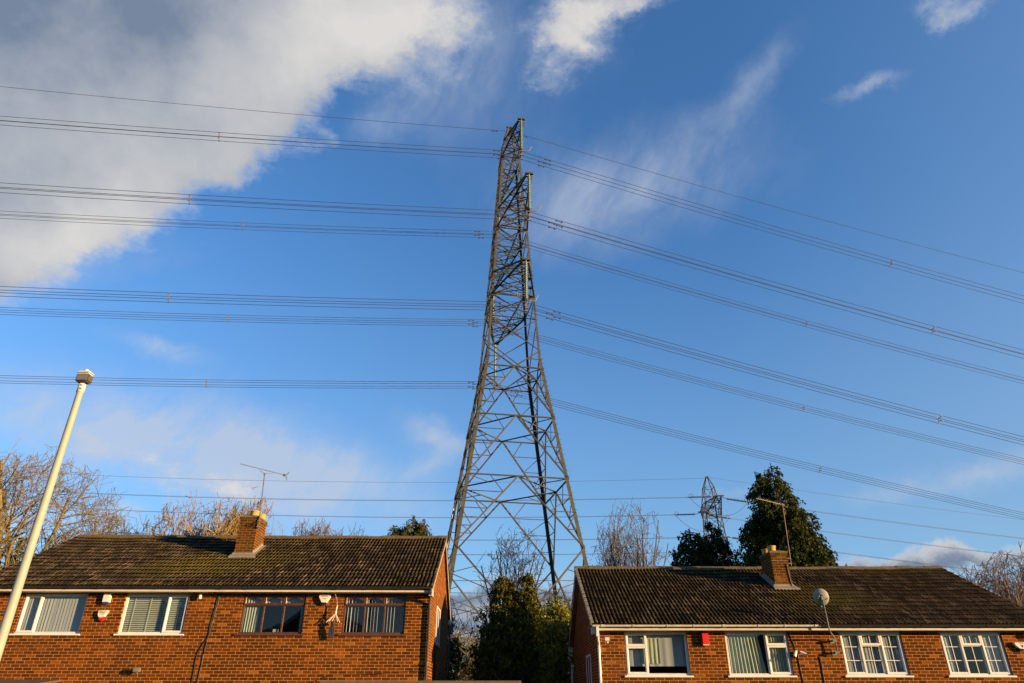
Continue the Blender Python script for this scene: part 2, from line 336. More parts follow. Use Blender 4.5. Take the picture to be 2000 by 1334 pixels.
# ------------------------------------------------------------------ mesh helpers
class MB:
    def __init__(s): s.v = []; s.f = []; s.k = 0
    def add(s, vs, fs):
        vs = [tuple(v) for v in vs]; s.v += vs; s.f += [tuple(i + s.k for i in f) for f in fs]; s.k += len(vs); return s
    def box(s, x0, x1, y0, y1, z0, z1):
        return s.add([(x0, y0, z0), (x1, y0, z0), (x1, y1, z0), (x0, y1, z0), (x0, y0, z1), (x1, y0, z1), (x1, y1, z1), (x0, y1, z1)],
                     [(0, 3, 2, 1), (4, 5, 6, 7), (0, 1, 5, 4), (1, 2, 6, 5), (2, 3, 7, 6), (3, 0, 4, 7)])
    def bar(s, p, q, w, h=None, up=(0, 0, 1)):
        p = Vector(p); q = Vector(q); h = h or w; d = (q - p)
        if d.length < 1e-6: return s
        d.normalize(); u = Vector(up)
        if abs(d.dot(u)) > .98: u = Vector((1, 0, 0))
        a = d.cross(u).normalized() * w / 2; b = a.cross(d).normalized() * h / 2
        return s.add([p - a - b, p + a - b, p + a + b, p - a + b, q - a - b, q + a - b, q + a + b, q - a + b],
                     [(0, 3, 2, 1), (4, 5, 6, 7), (0, 1, 5, 4), (1, 2, 6, 5), (2, 3, 7, 6), (3, 0, 4, 7)])
    def angle(s, p, q, w, t, n1, n2):        # L-section member with flanges along n1 and n2
        p = Vector(p); q = Vector(q); d = (q - p).normalized()
        a = Vector(n1); a = (a - d * a.dot(d)).normalized(); b = Vector(n2); b = (b - d * b.dot(d)).normalized()
        prof = [(0, 0), (w, 0), (w, t), (t, t), (t, w), (0, w)]
        vs = [p + a * x + b * y for x, y in prof] + [q + a * x + b * y for x, y in prof]
        fs = [(i, (i + 1) % 6, (i + 1) % 6 + 6, i + 6) for i in range(6)] + [(5, 4, 3, 2, 1, 0), (6, 7, 8, 9, 10, 11)]
        return s.add(vs, fs)
    def tube(s, pts, r, n=6, cap=True):
        pts = [Vector(p) for p in pts]; rs = r if hasattr(r, '__len__') else [r] * len(pts)
        vs = []; fs = []; prev = None
        for i, p in enumerate(pts):
            d = (pts[min(i + 1, len(pts) - 1)] - pts[max(i - 1, 0)]).normalized()
            if prev is None:
                u = Vector((0, 0, 1)) if abs(d.z) < .9 else Vector((1, 0, 0)); a = d.cross(u).normalized()
            else: a = (prev - d * prev.dot(d)).normalized()
            prev = a; b = d.cross(a)
            for k in range(n):
                t = 2 * PI * k / n; vs.append(p + (a * math.cos(t) + b * math.sin(t)) * rs[i])
        for i in range(len(pts) - 1):
            for k in range(n): fs.append((i * n + k, i * n + (k + 1) % n, (i + 1) * n + (k + 1) % n, (i + 1) * n + k))
        if cap: fs += [tuple(range(n - 1, -1, -1)), tuple((len(pts) - 1) * n + k for k in range(n))]
        return s.add(vs, fs)
    def lathe(s, prof, c=(0, 0, 0), n=16, axis=(0, 0, 1)):
        ax = Vector(axis).normalized(); u = Vector((1, 0, 0)) if abs(ax.x) < .9 else Vector((0, 1, 0)); a = ax.cross(u).normalized(); b = ax.cross(a); c = Vector(c)
        vs = []; fs = []
        for r, z in prof:
            for k in range(n):
                t = 2 * PI * k / n; vs.append(c + ax * z + (a * math.cos(t) + b * math.sin(t)) * max(r, 1e-4))
        for i in range(len(prof) - 1):
            for k in range(n): fs.append((i * n + k, i * n + (k + 1) % n, (i + 1) * n + (k + 1) % n, (i + 1) * n + k))
        fs += [tuple(range(n - 1, -1, -1)), tuple((len(prof) - 1) * n + k for k in range(n))]
        return s.add(vs, fs)
    def prism(s, poly, y0, y1, axis='y'):    # polygon in (x,z) extruded along y (or (y,z) along x)
        n = len(poly)
        if axis == 'y': vs = [(x, y0, z) for x, z in poly] + [(x, y1, z) for x, z in poly]
        else: vs = [(y0, x, z) for x, z in poly] + [(y1, x, z) for x, z in poly]
        return s.add(vs, [tuple(range(n)), tuple(range(2 * n - 1, n - 1, -1))] + [(i, i + n, (i + 1) % n + n, (i + 1) % n) for i in range(n)])
    def build(s, name, mat, parent=None, smooth=False, bevel=0., **tags):
        me = bpy.data.meshes.new(name)
        org = Vector((0, 0, 0)); p = parent
        while p is not None: org += p.location; p = p.parent
        me.from_pydata([(v[0] - org.x, v[1] - org.y, v[2] - org.z) for v in s.v], [], s.f)
        me.materials.append(mat)
        if bevel > 0:
            import bmesh
            bm = bmesh.new(); bm.from_mesh(me); bmesh.ops.recalc_face_normals(bm, faces=bm.faces)
            bmesh.ops.bevel(bm, geom=[e for e in bm.edges], offset=bevel, segments=2, affect='EDGES', clamp_overlap=True); bm.to_mesh(me); bm.free()
        if smooth:
            for p_ in me.polygons: p_.use_smooth = True
        me.update()
        o = bpy.data.objects.new(name, me); COL.objects.link(o)
        if parent is not None: o.parent = parent
        for k, v in tags.items(): o[k] = v
        return o
def npmesh(name, V, F, mat, parent=None, smooth=False, **tags):
    """quads or triangles from numpy arrays (world coordinates)"""
    V = np.asarray(V, np.float32).copy(); F = np.asarray(F, np.int32)
    org = Vector((0, 0, 0)); p = parent
    while p is not None: org += p.location; p = p.parent
    V -= np.array(org, np.float32)
    me = bpy.data.meshes.new(name); n, k = F.shape
    me.vertices.add(len(V)); me.vertices.foreach_set('co', V.ravel())
    me.loops.add(n * k); me.loops.foreach_set('vertex_index', F.ravel())
    me.polygons.add(n); me.polygons.foreach_set('loop_start', np.arange(0, n * k, k, dtype=np.int32)); me.polygons.foreach_set('loop_total', np.full(n, k, np.int32))
    if smooth: me.polygons.foreach_set('use_smooth', np.ones(n, bool))
    me.materials.append(mat); me.update(calc_edges=True)
    o = bpy.data.objects.new(name, me); COL.objects.link(o)
    if parent is not None: o.parent = parent
    for kk, v in tags.items(): o[kk] = v
    return o
def thing(name, loc, label, category, group=None):
    o = bpy.data.objects.new(name, None); COL.objects.link(o); o.location = loc; o.empty_display_size = .3
    o['label'] = label; o['category'] = category
    if group: o['group'] = group
    return o
def tag(o, label, category, group=None):
    o['label'] = label; o['category'] = category
    if group: o['group'] = group
    return o
def rebase(o, loc):
    """put the origin of a one-mesh thing at its base"""
    v = Vector(loc); o.data.transform(Matrix.Translation(-v)); o.location = v; return o
def text_mesh(name, txt, size, loc, rx, mat, parent, extrude=.001, sx=1.0):
    cu = bpy.data.curves.new(name, 'FONT'); cu.body = txt; cu.size = size; cu.extrude = extrude; cu.align_x = 'CENTER'; cu.align_y = 'CENTER'
    t = bpy.data.objects.new(name, cu); COL.objects.link(t)
    dg = bpy.context.evaluated_depsgraph_get(); me = bpy.data.meshes.new_from_object(t.evaluated_get(dg))
    bpy.data.objects.remove(t)
    me.transform(Matrix.Translation(Vector(loc) - parent.location) @ Matrix.Rotation(rx, 4, 'X') @ Matrix.Diagonal((sx, 1, 1, 1)))
    me.materials.clear(); me.materials.append(mat)
    o = bpy.data.objects.new(name, me); COL.objects.link(o); o.parent = parent
    return o
# ------------------------------------------------------------------ ground
def gz(x, y):
    if y < 13: return 0.
    k = min(1, (y - 13) / 5.5); return k * (-.75 - .035 * max(-14, min(14, x)))
def ground():
    xs = [-3000, -800, -200, -60, -30, -20, -14, -7, 0, 7, 14, 20, 30, 60, 200, 800, 3000]; ys = [-3000, -300, -40, -6, 0, 3, 13, 14.5, 16, 18.5, 30, 60, 120, 400, 1500, 5000]
    V = [(x, y, gz(x, y) - .02) for y in ys for x in xs]; nx = len(xs)
    F = [(j * nx + i, j * nx + i + 1, (j + 1) * nx + i + 1, (j + 1) * nx + i) for j in range(len(ys) - 1) for i in range(nx - 1)]
    MB().add(V, F).build('ground', M['grass'], kind='structure')
    MB().box(-400, 400, 2.2, 8.6, -.15, -.012).build('road', M['asphalt'], kind='structure')
    MB().box(-400, 400, 8.75, 10.6, -.15, .10).box(-400, 400, .2, 2.05, -.15, .10).build('pavement', M['pave'], kind='structure')
    MB().box(-400, 400, 8.6, 8.75, -.15, .115).box(-400, 400, 2.05, 2.2, -.15, .115).build('kerb', M['pave'], kind='structure')
ground()
# ------------------------------------------------------------------ roofs, windows, houses
YE, YRG = 18.95, 23.15
def roof_tiles(name, xa, xb, zE, zR, mat, parent, front=True, seed=0, sag=.03):
    rng = np.random.RandomState(seed); nrow = 15; per = .105
    s = (zR - zE) / (YRG - YE); L = math.hypot(YRG - YE, zR - zE); g = L / nrow
    ca, sa = (YRG - YE) / L, (zR - zE) / L
    prof = [(0, 0), (.010, .030), (.060, .030), (.073, 0.)]
    xs = []; hs = []; tl = []
    k = 0; x = xa
    while x < xb - .02:
        for px, ph in prof:
            xx = min(x + px, xb); xs.append(xx); hs.append(ph); tl.append(k // 3)
        x += per; k += 1
    xs = np.array(xs); hs = np.array(hs); tl = np.array(tl)
    V = []; F = []; J = []; n = len(xs); base = 0
    for r in range(nrow):
        jit = rng.uniform(-.005, .005, tl.max() + 1); jl = rng.uniform(-.010, .010, tl.max() + 1)
        xo = (rng.uniform(-.006, .006))
        v0 = r * g + jl[tl]; v1 = np.full(n, min((r + 1) * g + .03, L))
        lift0 = .034 + jit[tl]; lift1 = .004
        wav = sag * np.sin((xs - xa) / (xb - xa) * PI) * .6 + .010 * np.sin(xs * 2.1 + seed) + .006 * np.sin(xs * 5.3 + r * .4)
        def pt(v, h):
            y = YE + v * ca - h * sa * 1.0; z = zE + v * sa + h * ca - wav * np.sin(np.clip(v / L, 0, 1) * PI * .5)
            if not front: y = 2 * YRG - y
            return np.stack([xs + xo, y, z], -1)
        A = pt(v0 + .022, hs * 0 + lift0 - .046); B = pt(v0, hs + lift0); C = pt(v0 + .035, hs + lift0 - .004); E_ = pt(v1, hs + lift1)
        D_ = pt(v1 - .085, hs + lift1 + .004)
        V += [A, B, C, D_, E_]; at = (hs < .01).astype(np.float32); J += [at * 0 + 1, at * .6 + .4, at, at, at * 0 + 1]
        i = np.arange(n - 1)
        for o_ in (0, n, 2 * n, 3 * n):
            q = np.stack([base + o_ + i, base + o_ + i + 1, base + o_ + n + i + 1, base + o_ + n + i], -1); F.append(q if front else q[:, ::-1])
        base += 5 * n
    o = npmesh(name, np.concatenate(V), np.concatenate(F), mat, parent)
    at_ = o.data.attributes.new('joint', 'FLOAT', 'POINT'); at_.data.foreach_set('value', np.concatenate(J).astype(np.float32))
    return o
def curtain(x0, x1, z0, z1, y, amp, per, name, mat, parent, lean=0., seed=0):
    r = random.Random(seed); nx = max(8, int((x1 - x0) / per * 8)); V = []; nz = 5
    ph = [r.uniform(-.5, .5) for _ in range(nx + 1)]
    for j in range(nz + 1):
        for i in range(nx + 1):
            u = i / nx; t = j / nz
            V.append((x0 + u * (x1 - x0) + lean * (1 - t) * u, y + amp * math.sin(u * (x1 - x0) / per * 2 * PI + ph[i] * .6) * (1 - .3 * t), z0 + t * (z1 - z0)))
    F = [(j * (nx + 1) + i, j * (nx + 1) + i + 1, (j + 1) * (nx + 1) + i + 1, (j + 1) * (nx + 1) + i) for j in range(nz) for i in range(nx)]
    return MB().add(V, F).build(name, mat, parent, smooth=True)
YW = 19.30
def window(house, x0, x1, z0, z1, cells, fm, dress, sill_mat, bars=False, arch=0.):
    """cells: (fx0, fx1, fz0, fz1, sash) as fractions of the opening"""
    yf = YW + .045
    fr = MB(); b = .035; W_ = x1 - x0; H_ = z1 - z0
    fr.box(x0, x0 + b, yf, yf + .07, z0, z1).box(x1 - b, x1, yf, yf + .07, z0, z1).box(x0 + b, x1 - b, yf, yf + .07, z0, z0 + b).box(x0 + b, x1 - b, yf, yf + .07, z1 - b, z1)
    root = fr.build('window', fm, house)
    xi0, xi1, zi0, zi1 = x0 + b, x1 - b, z0 + b, z1 - b
    gl = MB(); bars_m = MB()
    for (a, c, e, g, sash) in cells:
        cx0, cx1 = xi0 + a * (xi1 - xi0), xi0 + c * (xi1 - xi0); cz0, cz1 = zi0 + e * (zi1 - zi0), zi0 + g * (zi1 - zi0)
        w = .052 if sash else .022; y0 = yf - (.018 if sash else -.006); y1 = yf + .055
        gp = .003
        s = MB()
        X0, X1, Z0, Z1 = cx0 + gp, cx1 - gp, cz0 + gp, cz1 - gp
        # mitred ring with a chamfered inner edge
        def ring(xa, xb, za, zb, y): return [(xa, y, za), (xb, y, za), (xb, y, zb), (xa, y, zb)]
        rs = [ring(X0, X1, Z0, Z1, y1), ring(X0, X1, Z0, Z1, y0), ring(X0 + w * .65, X1 - w * .65, Z0 + w * .65, Z1 - w * .65, y0), ring(X0 + w, X1 - w, Z0 + w, Z1 - w, y0 + .016), ring(X0 + w, X1 - w, Z0 + w, Z1 - w, y1)]
        vs = sum(rs, []); fs = []
        for k in range(4):
            for i in range(4): fs.append((k * 4 + i, (k + 1) * 4 + i, (k + 1) * 4 + (i + 1) % 4, k * 4 + (i + 1) % 4))
        s.add(vs, fs)
        if arch and g > .99:
            n = 12; pl = [(X0 + w - .002, Z1 - w + .002)]
            arc = [(X0 + w + (X1 - X0 - 2 * w) * i / n, Z1 - w - arch * (1 - math.sin(PI * i / n) ** .8)) for i in range(n + 1)]
            for i in range(n):
                (ax, az), (bx, bz) = arc[i], arc[i + 1]; s.prism([(ax, az), (bx, bz), (bx, Z1 - w + .003), (ax, Z1 - w + .003)], y0 + .004, y0 + .03)
        s.build('sash' if sash else 'fixed_light', fm, root)
        yg = yf + .03
        gl.add([(X0 + w, yg, Z0 + w), (X1 - w, yg, Z0 + w), (X1 - w, yg, Z1 - w), (X0 + w, yg, Z1 - w)], [(0, 1, 2, 3)])
        if bars:
            xm = (X0 + X1) / 2; bars_m.box(xm - .008, xm + .008, yg - .008, yg - .001, Z0 + w, Z1 - w)
            if g - e > .9: hz = [zi0 + .333 * (zi1 - zi0), zi0 + .667 * (zi1 - zi0)]
            elif g - e > .5: hz = [zi0 + .333 * (zi1 - zi0)]
            else: hz = []
            for z in hz: bars_m.box(X0 + w, X1 - w, yg - .0105, yg - .0085, z - .008, z + .008)
    gl.build('pane', M['glass'], root)
    if bars: bars_m.build('glazing_bar', fm, root)
    MB().box(x0 - .06, x1 + .06, YW - .05, yf - .002, z0 - .035, z0 + .004).build('sill', sill_mat, root, bevel=.004)
    dress(root, xi0, xi1, zi0, zi1, yf + .10)
    return root
def d_vertical(mat, gap=.089, tilt=12, seed=1, w=.089, skip=()):
    def f(root, x0, x1, z0, z1, y):
        r = random.Random(seed); m = MB(); x = x0
        while x < x1:
            fr_ = (x - x0) / (x1 - x0)
            if not any(a < fr_ < b for a, b in skip):
                t = rad(tilt + r.uniform(-9, 9)); dx, dy = w / 2 * math.cos(t), w / 2 * math.sin(t); sw = r.uniform(-.006, .006)
                m.add([(x - dx + sw, y - dy, z0), (x + dx + sw, y + dy, z0), (x + dx, y + dy, z1), (x - dx, y - dy, z1)], [(0, 1, 2, 3)])
            x += gap
        m.build('vertical_blind', mat, root)
    return f
def d_slats(root, x0, x1, z0, z1, y):
    m = MB(); z = z0 + .02
    while z < z1:
        m.add([(x0, y - .016, z - .012), (x1, y - .016, z - .012), (x1, y + .016, z + .020), (x0, y + .016, z + .020)], [(0, 1, 2, 3)]); z += .046
    m.build('slatted_blind', M['slat'], root)
    t = MB()
    for f in (.12, .38, .62, .86): t.box(x0 + f * (x1 - x0) - .012, x0 + f * (x1 - x0) + .012, y - .022, y - .019, z0, z1)
    t.build('ladder_tape', M['slat'], root)
def house(name, loc, label, xl, xr, vl, vr, zE, zR, zb, wins, tmat, side_s, verge, gutters, seed):
    h = thing(name, loc, label, 'house')
    YB = 2 * YRG - YW; zs = zE - .118
    # front wall around the openings
    w = MB(); x = xl
    for (a, b, z0, z1, *_) in sorted(wins, key=lambda q: q[0]):
        w.box(x, a, YW, YW + .24, z0, zs); w.box(a, b, YW, YW + .24, z1, zs) if z1 < zs - .01 else None; x = b
        zsill = z0
    w.box(x, xr, YW, YW + .24, zsill, zs); w.box(xl, xr, YW, YW + .24, zb, zsill)
    w.build('wall', M['brick'], h)
    MB().box(xl, xr, YB - .24, YB, zb, zs).build('wall', M['brick'], h)
    zk = zR - .10
    for sx, xa, xb in ((-1, xl + .002, xl + .24), (1, xr - .24, xr - .002)):
        g = MB().prism([(YW + .242, zb), (YB - .242, zb), (YB - .242, zs), (YB, zs + .01), (YRG, zk - .02), (YW, zs + .01), (YW + .242, zs)], xa, xb, 'x')
        # the gable face that closes the end of the front and rear walls
        g.build('gable_wall', M['brick_side'], h)
        xe = xl - .0025 if sx < 0 else xr + .0025
        MB().box(min(xe, xe - sx * .003), max(xe, xe - sx * .003), YW + .001, YB - .001, zb, zs + .01).build('gable_face', M['brick_side'], h)
    MB().box(xl + .3, xr - .3, YW + 2.2, YW + 2.25, zb, zs).box(xl + .3, xr - .3, YW + .25, YW + 2.2, zs - .06, zs - .02).box(xl + .3, xr - .3, YW + .25, YW + 2.2, zb + 1.0, zb + 1.05).build('interior', M['room'], h)
    # roof: deck, tiles, ridge
    deck = MB().prism([(YE + .03, zE - .035), (YRG, zR - .04), (2 * YRG - YE - .03, zE - .035), (2 * YRG - YE - .03, zE - .07), (YRG, zR - .085), (YE + .03, zE - .07)], vl + .03, vr - .03, 'x')
    roof = deck.build('roof', tmat, h)
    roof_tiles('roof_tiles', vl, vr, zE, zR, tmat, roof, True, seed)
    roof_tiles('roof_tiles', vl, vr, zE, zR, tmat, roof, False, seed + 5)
    r = random.Random(seed); x = vl - .01
    rd = MB()
    while x < vr:
        x2 = min(x + .455, vr + .01); dz = r.uniform(-.010, .012) - .03 * math.sin((x - vl) / (vr - vl) * PI) * .6
        pr = [(YRG + .125 * math.cos(t), zR - .055 + dz + .125 * math.sin(t) * .95 + .018) for t in [PI * k / 8 - .0 for k in range(9)]]
        rd.prism(pr + [(YRG - .10, zR - .075), (YRG + .10, zR - .075)], x + .003, x2 - .004, 'x'); x = x2
    rd.build('ridge_tiles', M['ridge'], roof)
    # eaves: fascia, soffit, gutter
    e = MB().box(vl + .05, vr - .05, 18.985, 19.005, zE - .118, zE + .02); e.build('fascia', M['paint'], h)
    e = MB().box(vl + .05, vr - .05, 19.0055, YW - .001, zE - .118, zE - .108); e.build('soffit', M['paint'], h)
    e = MB().box(vl + .05, vr - .05, 2 * YRG - 19.005, 2 * YRG - 18.985, zE - .118, zE + .02).box(vl + .05, vr - .05, YB + .001, 2 * YRG - 19.0055, zE - .118, zE - .108); e.build('rear_fascia', M['paint'], h)
    for (ga, gb, gm, cm) in gutters:
        n = 8; R_ = .052; yc, zc = 18.928, zE + .002
        vs = []; fs = []
        ring = [(yc + R_ * math.cos(PI + PI * k / n), zc + R_ * math.sin(PI + PI * k / n)) for k in range(n + 1)]
        inner = [(yc + (R_ - .004) * math.cos(PI + PI * k / n), zc + (R_ - .004) * math.sin(PI + PI * k / n)) for k in range(n, -1, -1)]
        prof = ring + inner
        g = MB().add([(ga, y, z) for y, z in prof] + [(gb, y, z) for y, z in prof], [(i, (i + 1) % len(prof), (i + 1) % len(prof) + len(prof), i + len(prof)) for i in range(len(prof))])
        gp = g.build('gutter', gm, h)
        x = ga + .25; k = 0
        while x < gb - .1:
            wd = .012 if k % 4 else .045
            ring2 = [(yc + (R_ + .010) * math.cos(PI + PI * q / n), zc + .006 + (R_ + .013) * math.sin(PI + PI * q / n)) for q in range(n + 1)]
            MB().prism(ring2, x - wd, x + wd, 'x').build('bracket', cm, gp)
            x += .78 + .11 * math.sin(k * 2.1); k += 1
        MB().prism(ring, gb - .002, gb + .006, 'x').build('end_cap', gm, gp); MB().prism(ring, ga - .006, ga + .002, 'x').build('end_cap', gm, gp)
    # verges: boards under both slopes and boxed ends
    for sx, xv, xw in ((-1, vl, xl), (1, vr, xr)):
        sm = M[side_s]
        for sgn in (1, -1):
            def Y(y): return y if sgn > 0 else 2 * YRG - y
            a = min(xv - sx * .028, xw + sx * .004); b_ = max(xv - sx * .028, xw + sx * .004)
            MB().prism([(Y(19.02), zE - .055), (Y(YRG), zR - .095), (Y(YRG), zR - .115), (Y(19.02), zE - .075)], a, b_, 'x').build('verge_soffit', sm, h)
            xo = xv - sx * .012; a = min(xo, xo - sx * .016); b_ = max(xo, xo - sx * .016)
            if sgn < 0 or sx > 0 or True:
                MB().prism([(Y(18.99), zE - .03), (Y(YRG), zR - .065), (Y(YRG), zR - .175), (Y(18.99), zE - .145)], a, b_, 'x').build('barge_board', verge[0] if sgn > 0 else M[verge[2]], h)
            c = xv - sx * .014; a = min(c, xw); b_ = max(c, xw)
            MB().box(a - .004, b_ + .004, min(Y(18.965), Y(YW - .01)), max(Y(18.965), Y(YW - .01)), zE - .205, zE - .04).build('box_end', M['paint'], h, bevel=.004)
    if verge[1]:     # separate verge caps stepping down the left-hand slope
        xv = vl; s = (zR - zE) / (YRG - YE); m = MB(); n = 15
        for k in range(n):
            y0 = YE + k * (YRG - YE) / n; y1 = y0 + (YRG - YE) / n + .03; z0 = zE + s * (y0 - YE) + .03; z1 = zE + s * (y1 - YE) + .012
            m.prism([(y0 - .02, z0 - .07), (y0 - .02, z0 + .042), (y1, z1 + .032), (y1, z1 - .07)], xv - .022, xv - .004, 'x')
            m.prism([(y0 - .02, z0 + .020), (y0 - .02, z0 + .044), (y1, z1 + .034), (y1, z1 + .014)], xv - .0035, xv + .06, 'x')
        m.build('verge_caps', M['lead'], roof)
    else:
        s = (zR - zE) / (YRG - YE)
        for xv, sx in ((vl, -1), (vr, 1)):
            MB().prism([(YE, zE - .02), (YRG, zR - .01), (YRG, zR + .022), (YE, zE + .012)], min(xv, xv + sx * .014), max(xv, xv + sx * .014), 'x').build('verge_strip', M['mortar'], roof)
    for (a, b, z0, z1, cells, fm, dress, sm, bars, arch) in wins: window(h, a, b, z0, z1, cells, fm, dress, sm, bars, arch)
    return h
def chimney(h, x0, x1, y0, y1, z_base, ztop, s, pots, seed, step_side):
    """z_base = roof height at y0; roof rises by s towards +Y"""
    c = MB().box(x0, x1, y0, y1, z_base - .25, ztop - .10)
    c.box(x0 - .018, x1 + .018, y0 - .018, y1 + .018, ztop - .0995, ztop - .025)
    ch = c.build('chimney', M['brick_chim'], h)
    r = random.Random(seed)
    cap = MB(); n = 10
    prof = [(x0 - .035, y0 - .035), (x1 + .035, y0 - .035), (x1 + .035, y1 + .035), (x0 - .035, y1 + .035)]
    cap.box(x0 - .03, x1 + .03, y0 - .03, y1 + .03, ztop - .0245, ztop + .02)
    cap.add([(x0 - .02, y0 - .02, ztop + .0205), (x1 + .02, y0 - .02, ztop + .0205), (x1 + .02, y1 + .02, ztop + .0205), (x0 - .02, y1 + .02, ztop + .0205), (x0 + .12, y0 + .12, ztop + .07), (x1 - .12, y0 + .12, ztop + .07), (x1 - .12, y1 - .12, ztop + .07), (x0 + .12, y1 - .12, ztop + .07)],
            [(4, 5, 6, 7), (0, 1, 5, 4), (1, 2, 6, 5), (2, 3, 7, 6), (3, 0, 4, 7), (3, 2, 1, 0)])
    cap.build('cap', M['cap'], ch, bevel=.008)
    for (px, py, pr, ph) in pots:
        MB().lathe([(pr * 1.02, 0), (pr, .02), (pr * .97, ph * .7), (pr * 1.0, ph * .78), (pr * 1.12, ph * .84), (pr * 1.12, ph), (pr * .9, ph), (pr * .88, ph * .3)], (px, py, ztop + .05), 20).build('pot', M['pot'], ch, smooth=True)
    f = MB().box(x0 - .05, x1 + .05, y0 - .006, y0 - .001, z_base - .1, z_base + .13)
    f.add([(x0 - .10, y0 - .15, z_base - .15 * s + .075), (x1 + .16, y0 - .15, z_base - .15 * s + .075), (x1 + .10, y0 - .005, z_base + .085), (x0 - .08, y0 - .005, z_base + .085),
           (x0 - .10, y0 - .15, z_base - .15 * s + .02), (x1 + .16, y0 - .15, z_base - .15 * s + .02)], [(0, 1, 2, 3), (4, 5, 1, 0)])
    for xs_, sx in ((x0, -1), (x1, 1)):
        k = 0; y = y0
        while y < y1:
            y2 = min(y + .15, y1); a, b = sorted((xs_ + sx * .001, xs_ + sx * .006))
            f.box(a, b, y, y2, z_base + s * (y - y0) - .02, z_base + s * (y2 - y0) + .13); y = y2
        f.add([(xs_ + sx * .10, y0 - .1, z_base - .1 * s + .07), (xs_ + sx * .10, y1 + .05, z_base + s * (y1 + .05 - y0) + .065), (xs_, y1 + .05, z_base + s * (y1 + .05 - y0) + .075), (xs_, y0 - .1, z_base - .1 * s + .08)], [(0, 1, 2, 3) if sx < 0 else (3, 2, 1, 0)])
    f.build('flashing', M['lead'], ch)
    return ch
U, T = M['upvc'], M['timber']
def d_w3(root, x0, x1, z0, z1, y):
    curtain(x0 + .02, x0 + .42, z0, z1, y, .022, .075, 'curtain', M['curtain'], root, seed=3, lean=-.05)
    curtain(x0 + .03, x1 - .02, z1 - .24, z1, y + .05, .012, .06, 'pelmet_curtain', M['blind_grey'], root, seed=4)
    curtain(x1 - .10, x1 - .01, z0, z1 - .2, y, .02, .07, 'curtain', M['blind_grey'], root, seed=5)
    MB().box(x0 + .84, x0 + .96, y - .03, y + .05, z0 + .02, z0 + .10).build('ornament', M['blind'], root)
def d_w5(root, x0, x1, z0, z1, y):
    curtain(x0, x1, z0 + .19, z1, y + .02, .006, .22, 'roller_blind', M['blind_grey'], root, seed=8)
    curtain(x0 + .36, x0 + .88, z0 + .25, z1 - .12, y - .005, .012, .11, 'curtain', M['curtain'], root, seed=9)
def d_w6(root, x0, x1, z0, z1, y):
    curtain(x0, x0 + .86, z0, z1, y, .026, .085, 'curtain', M['curtain'], root, seed=11, lean=.10)
    curtain(x0 + 1.02, x0 + 1.14, z0, z1, y + .01, .02, .06, 'curtain', M['blind_grey'], root, seed=13)
    curtain(x0 + 1.14, x1, z0, z1, y, .022, .075, 'curtain', M['curtain'], root, seed=12)
    curtain(x0 + .85, x0 + 1.05, z0, z1, y + .12, .02, .1, 'dark_curtain', M['dark_curtain'], root, seed=14)
def d_w8(root, x0, x1, z0, z1, y):
    m = MB()
    for a, b, c, d in ((0., .16, 0, 1), (.34, .66, .72, 1), (.67, 1.0, 0, 1)):
        curtain(x0 + a * (x1 - x0), x0 + b * (x1 - x0), z0 + c * (z1 - z0), z1, y, .008, .09, 'net_curtain', M['blind_grey'], root, seed=int(a * 50))
three = [(0, .335, 0, 1, True), (.335, .665, 0, .70, False), (.335, .665, .70, 1, True), (.665, 1, 0, 1, True)]
brown3 = [(a, b, 0, .74, False) for a, b in ((0, .335), (.335, .668), (.668, 1))] + [(a, b, .74, 1, True) for a, b in ((0, .335), (.335, .668), (.668, 1))]
LW = [(-12.95, -11.28, 3.13, 4.125, [(0, .27, 0, 1, True), (.27, 1, 0, 1, False)], U, d_vertical(M['blind_grey'], .082, 10, 2), U, False, 0),
      (-10.28, -8.60, 3.13, 4.125, [(0, .68, 0, 1, False), (.68, 1, 0, 1, True)], U, d_slats, U, False, 0),
      (-7.17, -5.50, 3.13, 4.125, brown3, T, d_w3, T, False, .075),
      (-4.49, -2.83, 3.13, 4.125, brown3, T, d_vertical(M['blind'], .088, 84, 4, .075), T, False, .075)]
RW = [(2.92, 4.55, 2.155, 3.19, [(0, .335, 0, .68, True), (0, .335, .68, 1, True), (.335, 1, 0, 1, False)], U, d_w5, U, False, 0),
      (5.54, 7.17, 2.155, 3.19, [(0, .655, 0, 1, False), (.655, 1, 0, .70, True), (.655, 1, .70, 1, True)], U, d_w6, U, False, 0),
      (8.51, 10.13, 2.155, 3.19, three, U, d_vertical(M['blind_grey'], .085, 9, 6, .089), U, True, 0),
      (11.13, 12.74, 2.155, 3.19, three, U, d_w8, U, True, 0)]
HL = house('semi_detached_house', (-8.2, YW, -1.2), 'left brick house with two white-framed and two brown-framed windows',
           -14.15, -2.2, -14.25, -2.1, 4.2575, 6.39, -1.4, LW, M['tile_l'], 'soffit_brown', (M['mortar'], False, 'paint'),
           [(-14.2, -2.16, M['gutter_b'], M['gutter_b'])], 3)
HR = house('semi_detached_house', (8., YW, -2.1), 'lower brick house on the right with four white-framed windows and a satellite dish',
           2.2, 13.85, 2.05, 13.98, 3.3186, 5.40, -2.3, RW, M['tile_r'], 'soffit_pale', (M['grey_plastic'], True, 'paint'),
           [(2.07, 7.92, M['gutter_w'], M['gutter_w']), (7.93, 13.95, M['gutter_b'], M['gutter_b'])], 8)
sL = (6.39 - 4.2575) / 4.2; sR = (5.40 - 3.3186) / 4.2
CL = chimney(HL, -8.36, -7.81, 21.25, 22.09, 4.2575 + sL * 2.3, 6.64, sL, [(-8.02, 21.5, .125, .17), (-7.92, 21.86, .12, .15)], 1, 1)
CR = chimney(HR, 7.86, 8.36, 21.40, 22.34, 3.3186 + sR * 2.45, 5.60, sR, [(8.02, 21.66, .125, .17), (7.97, 22.05, .12, .15)], 2, -1)
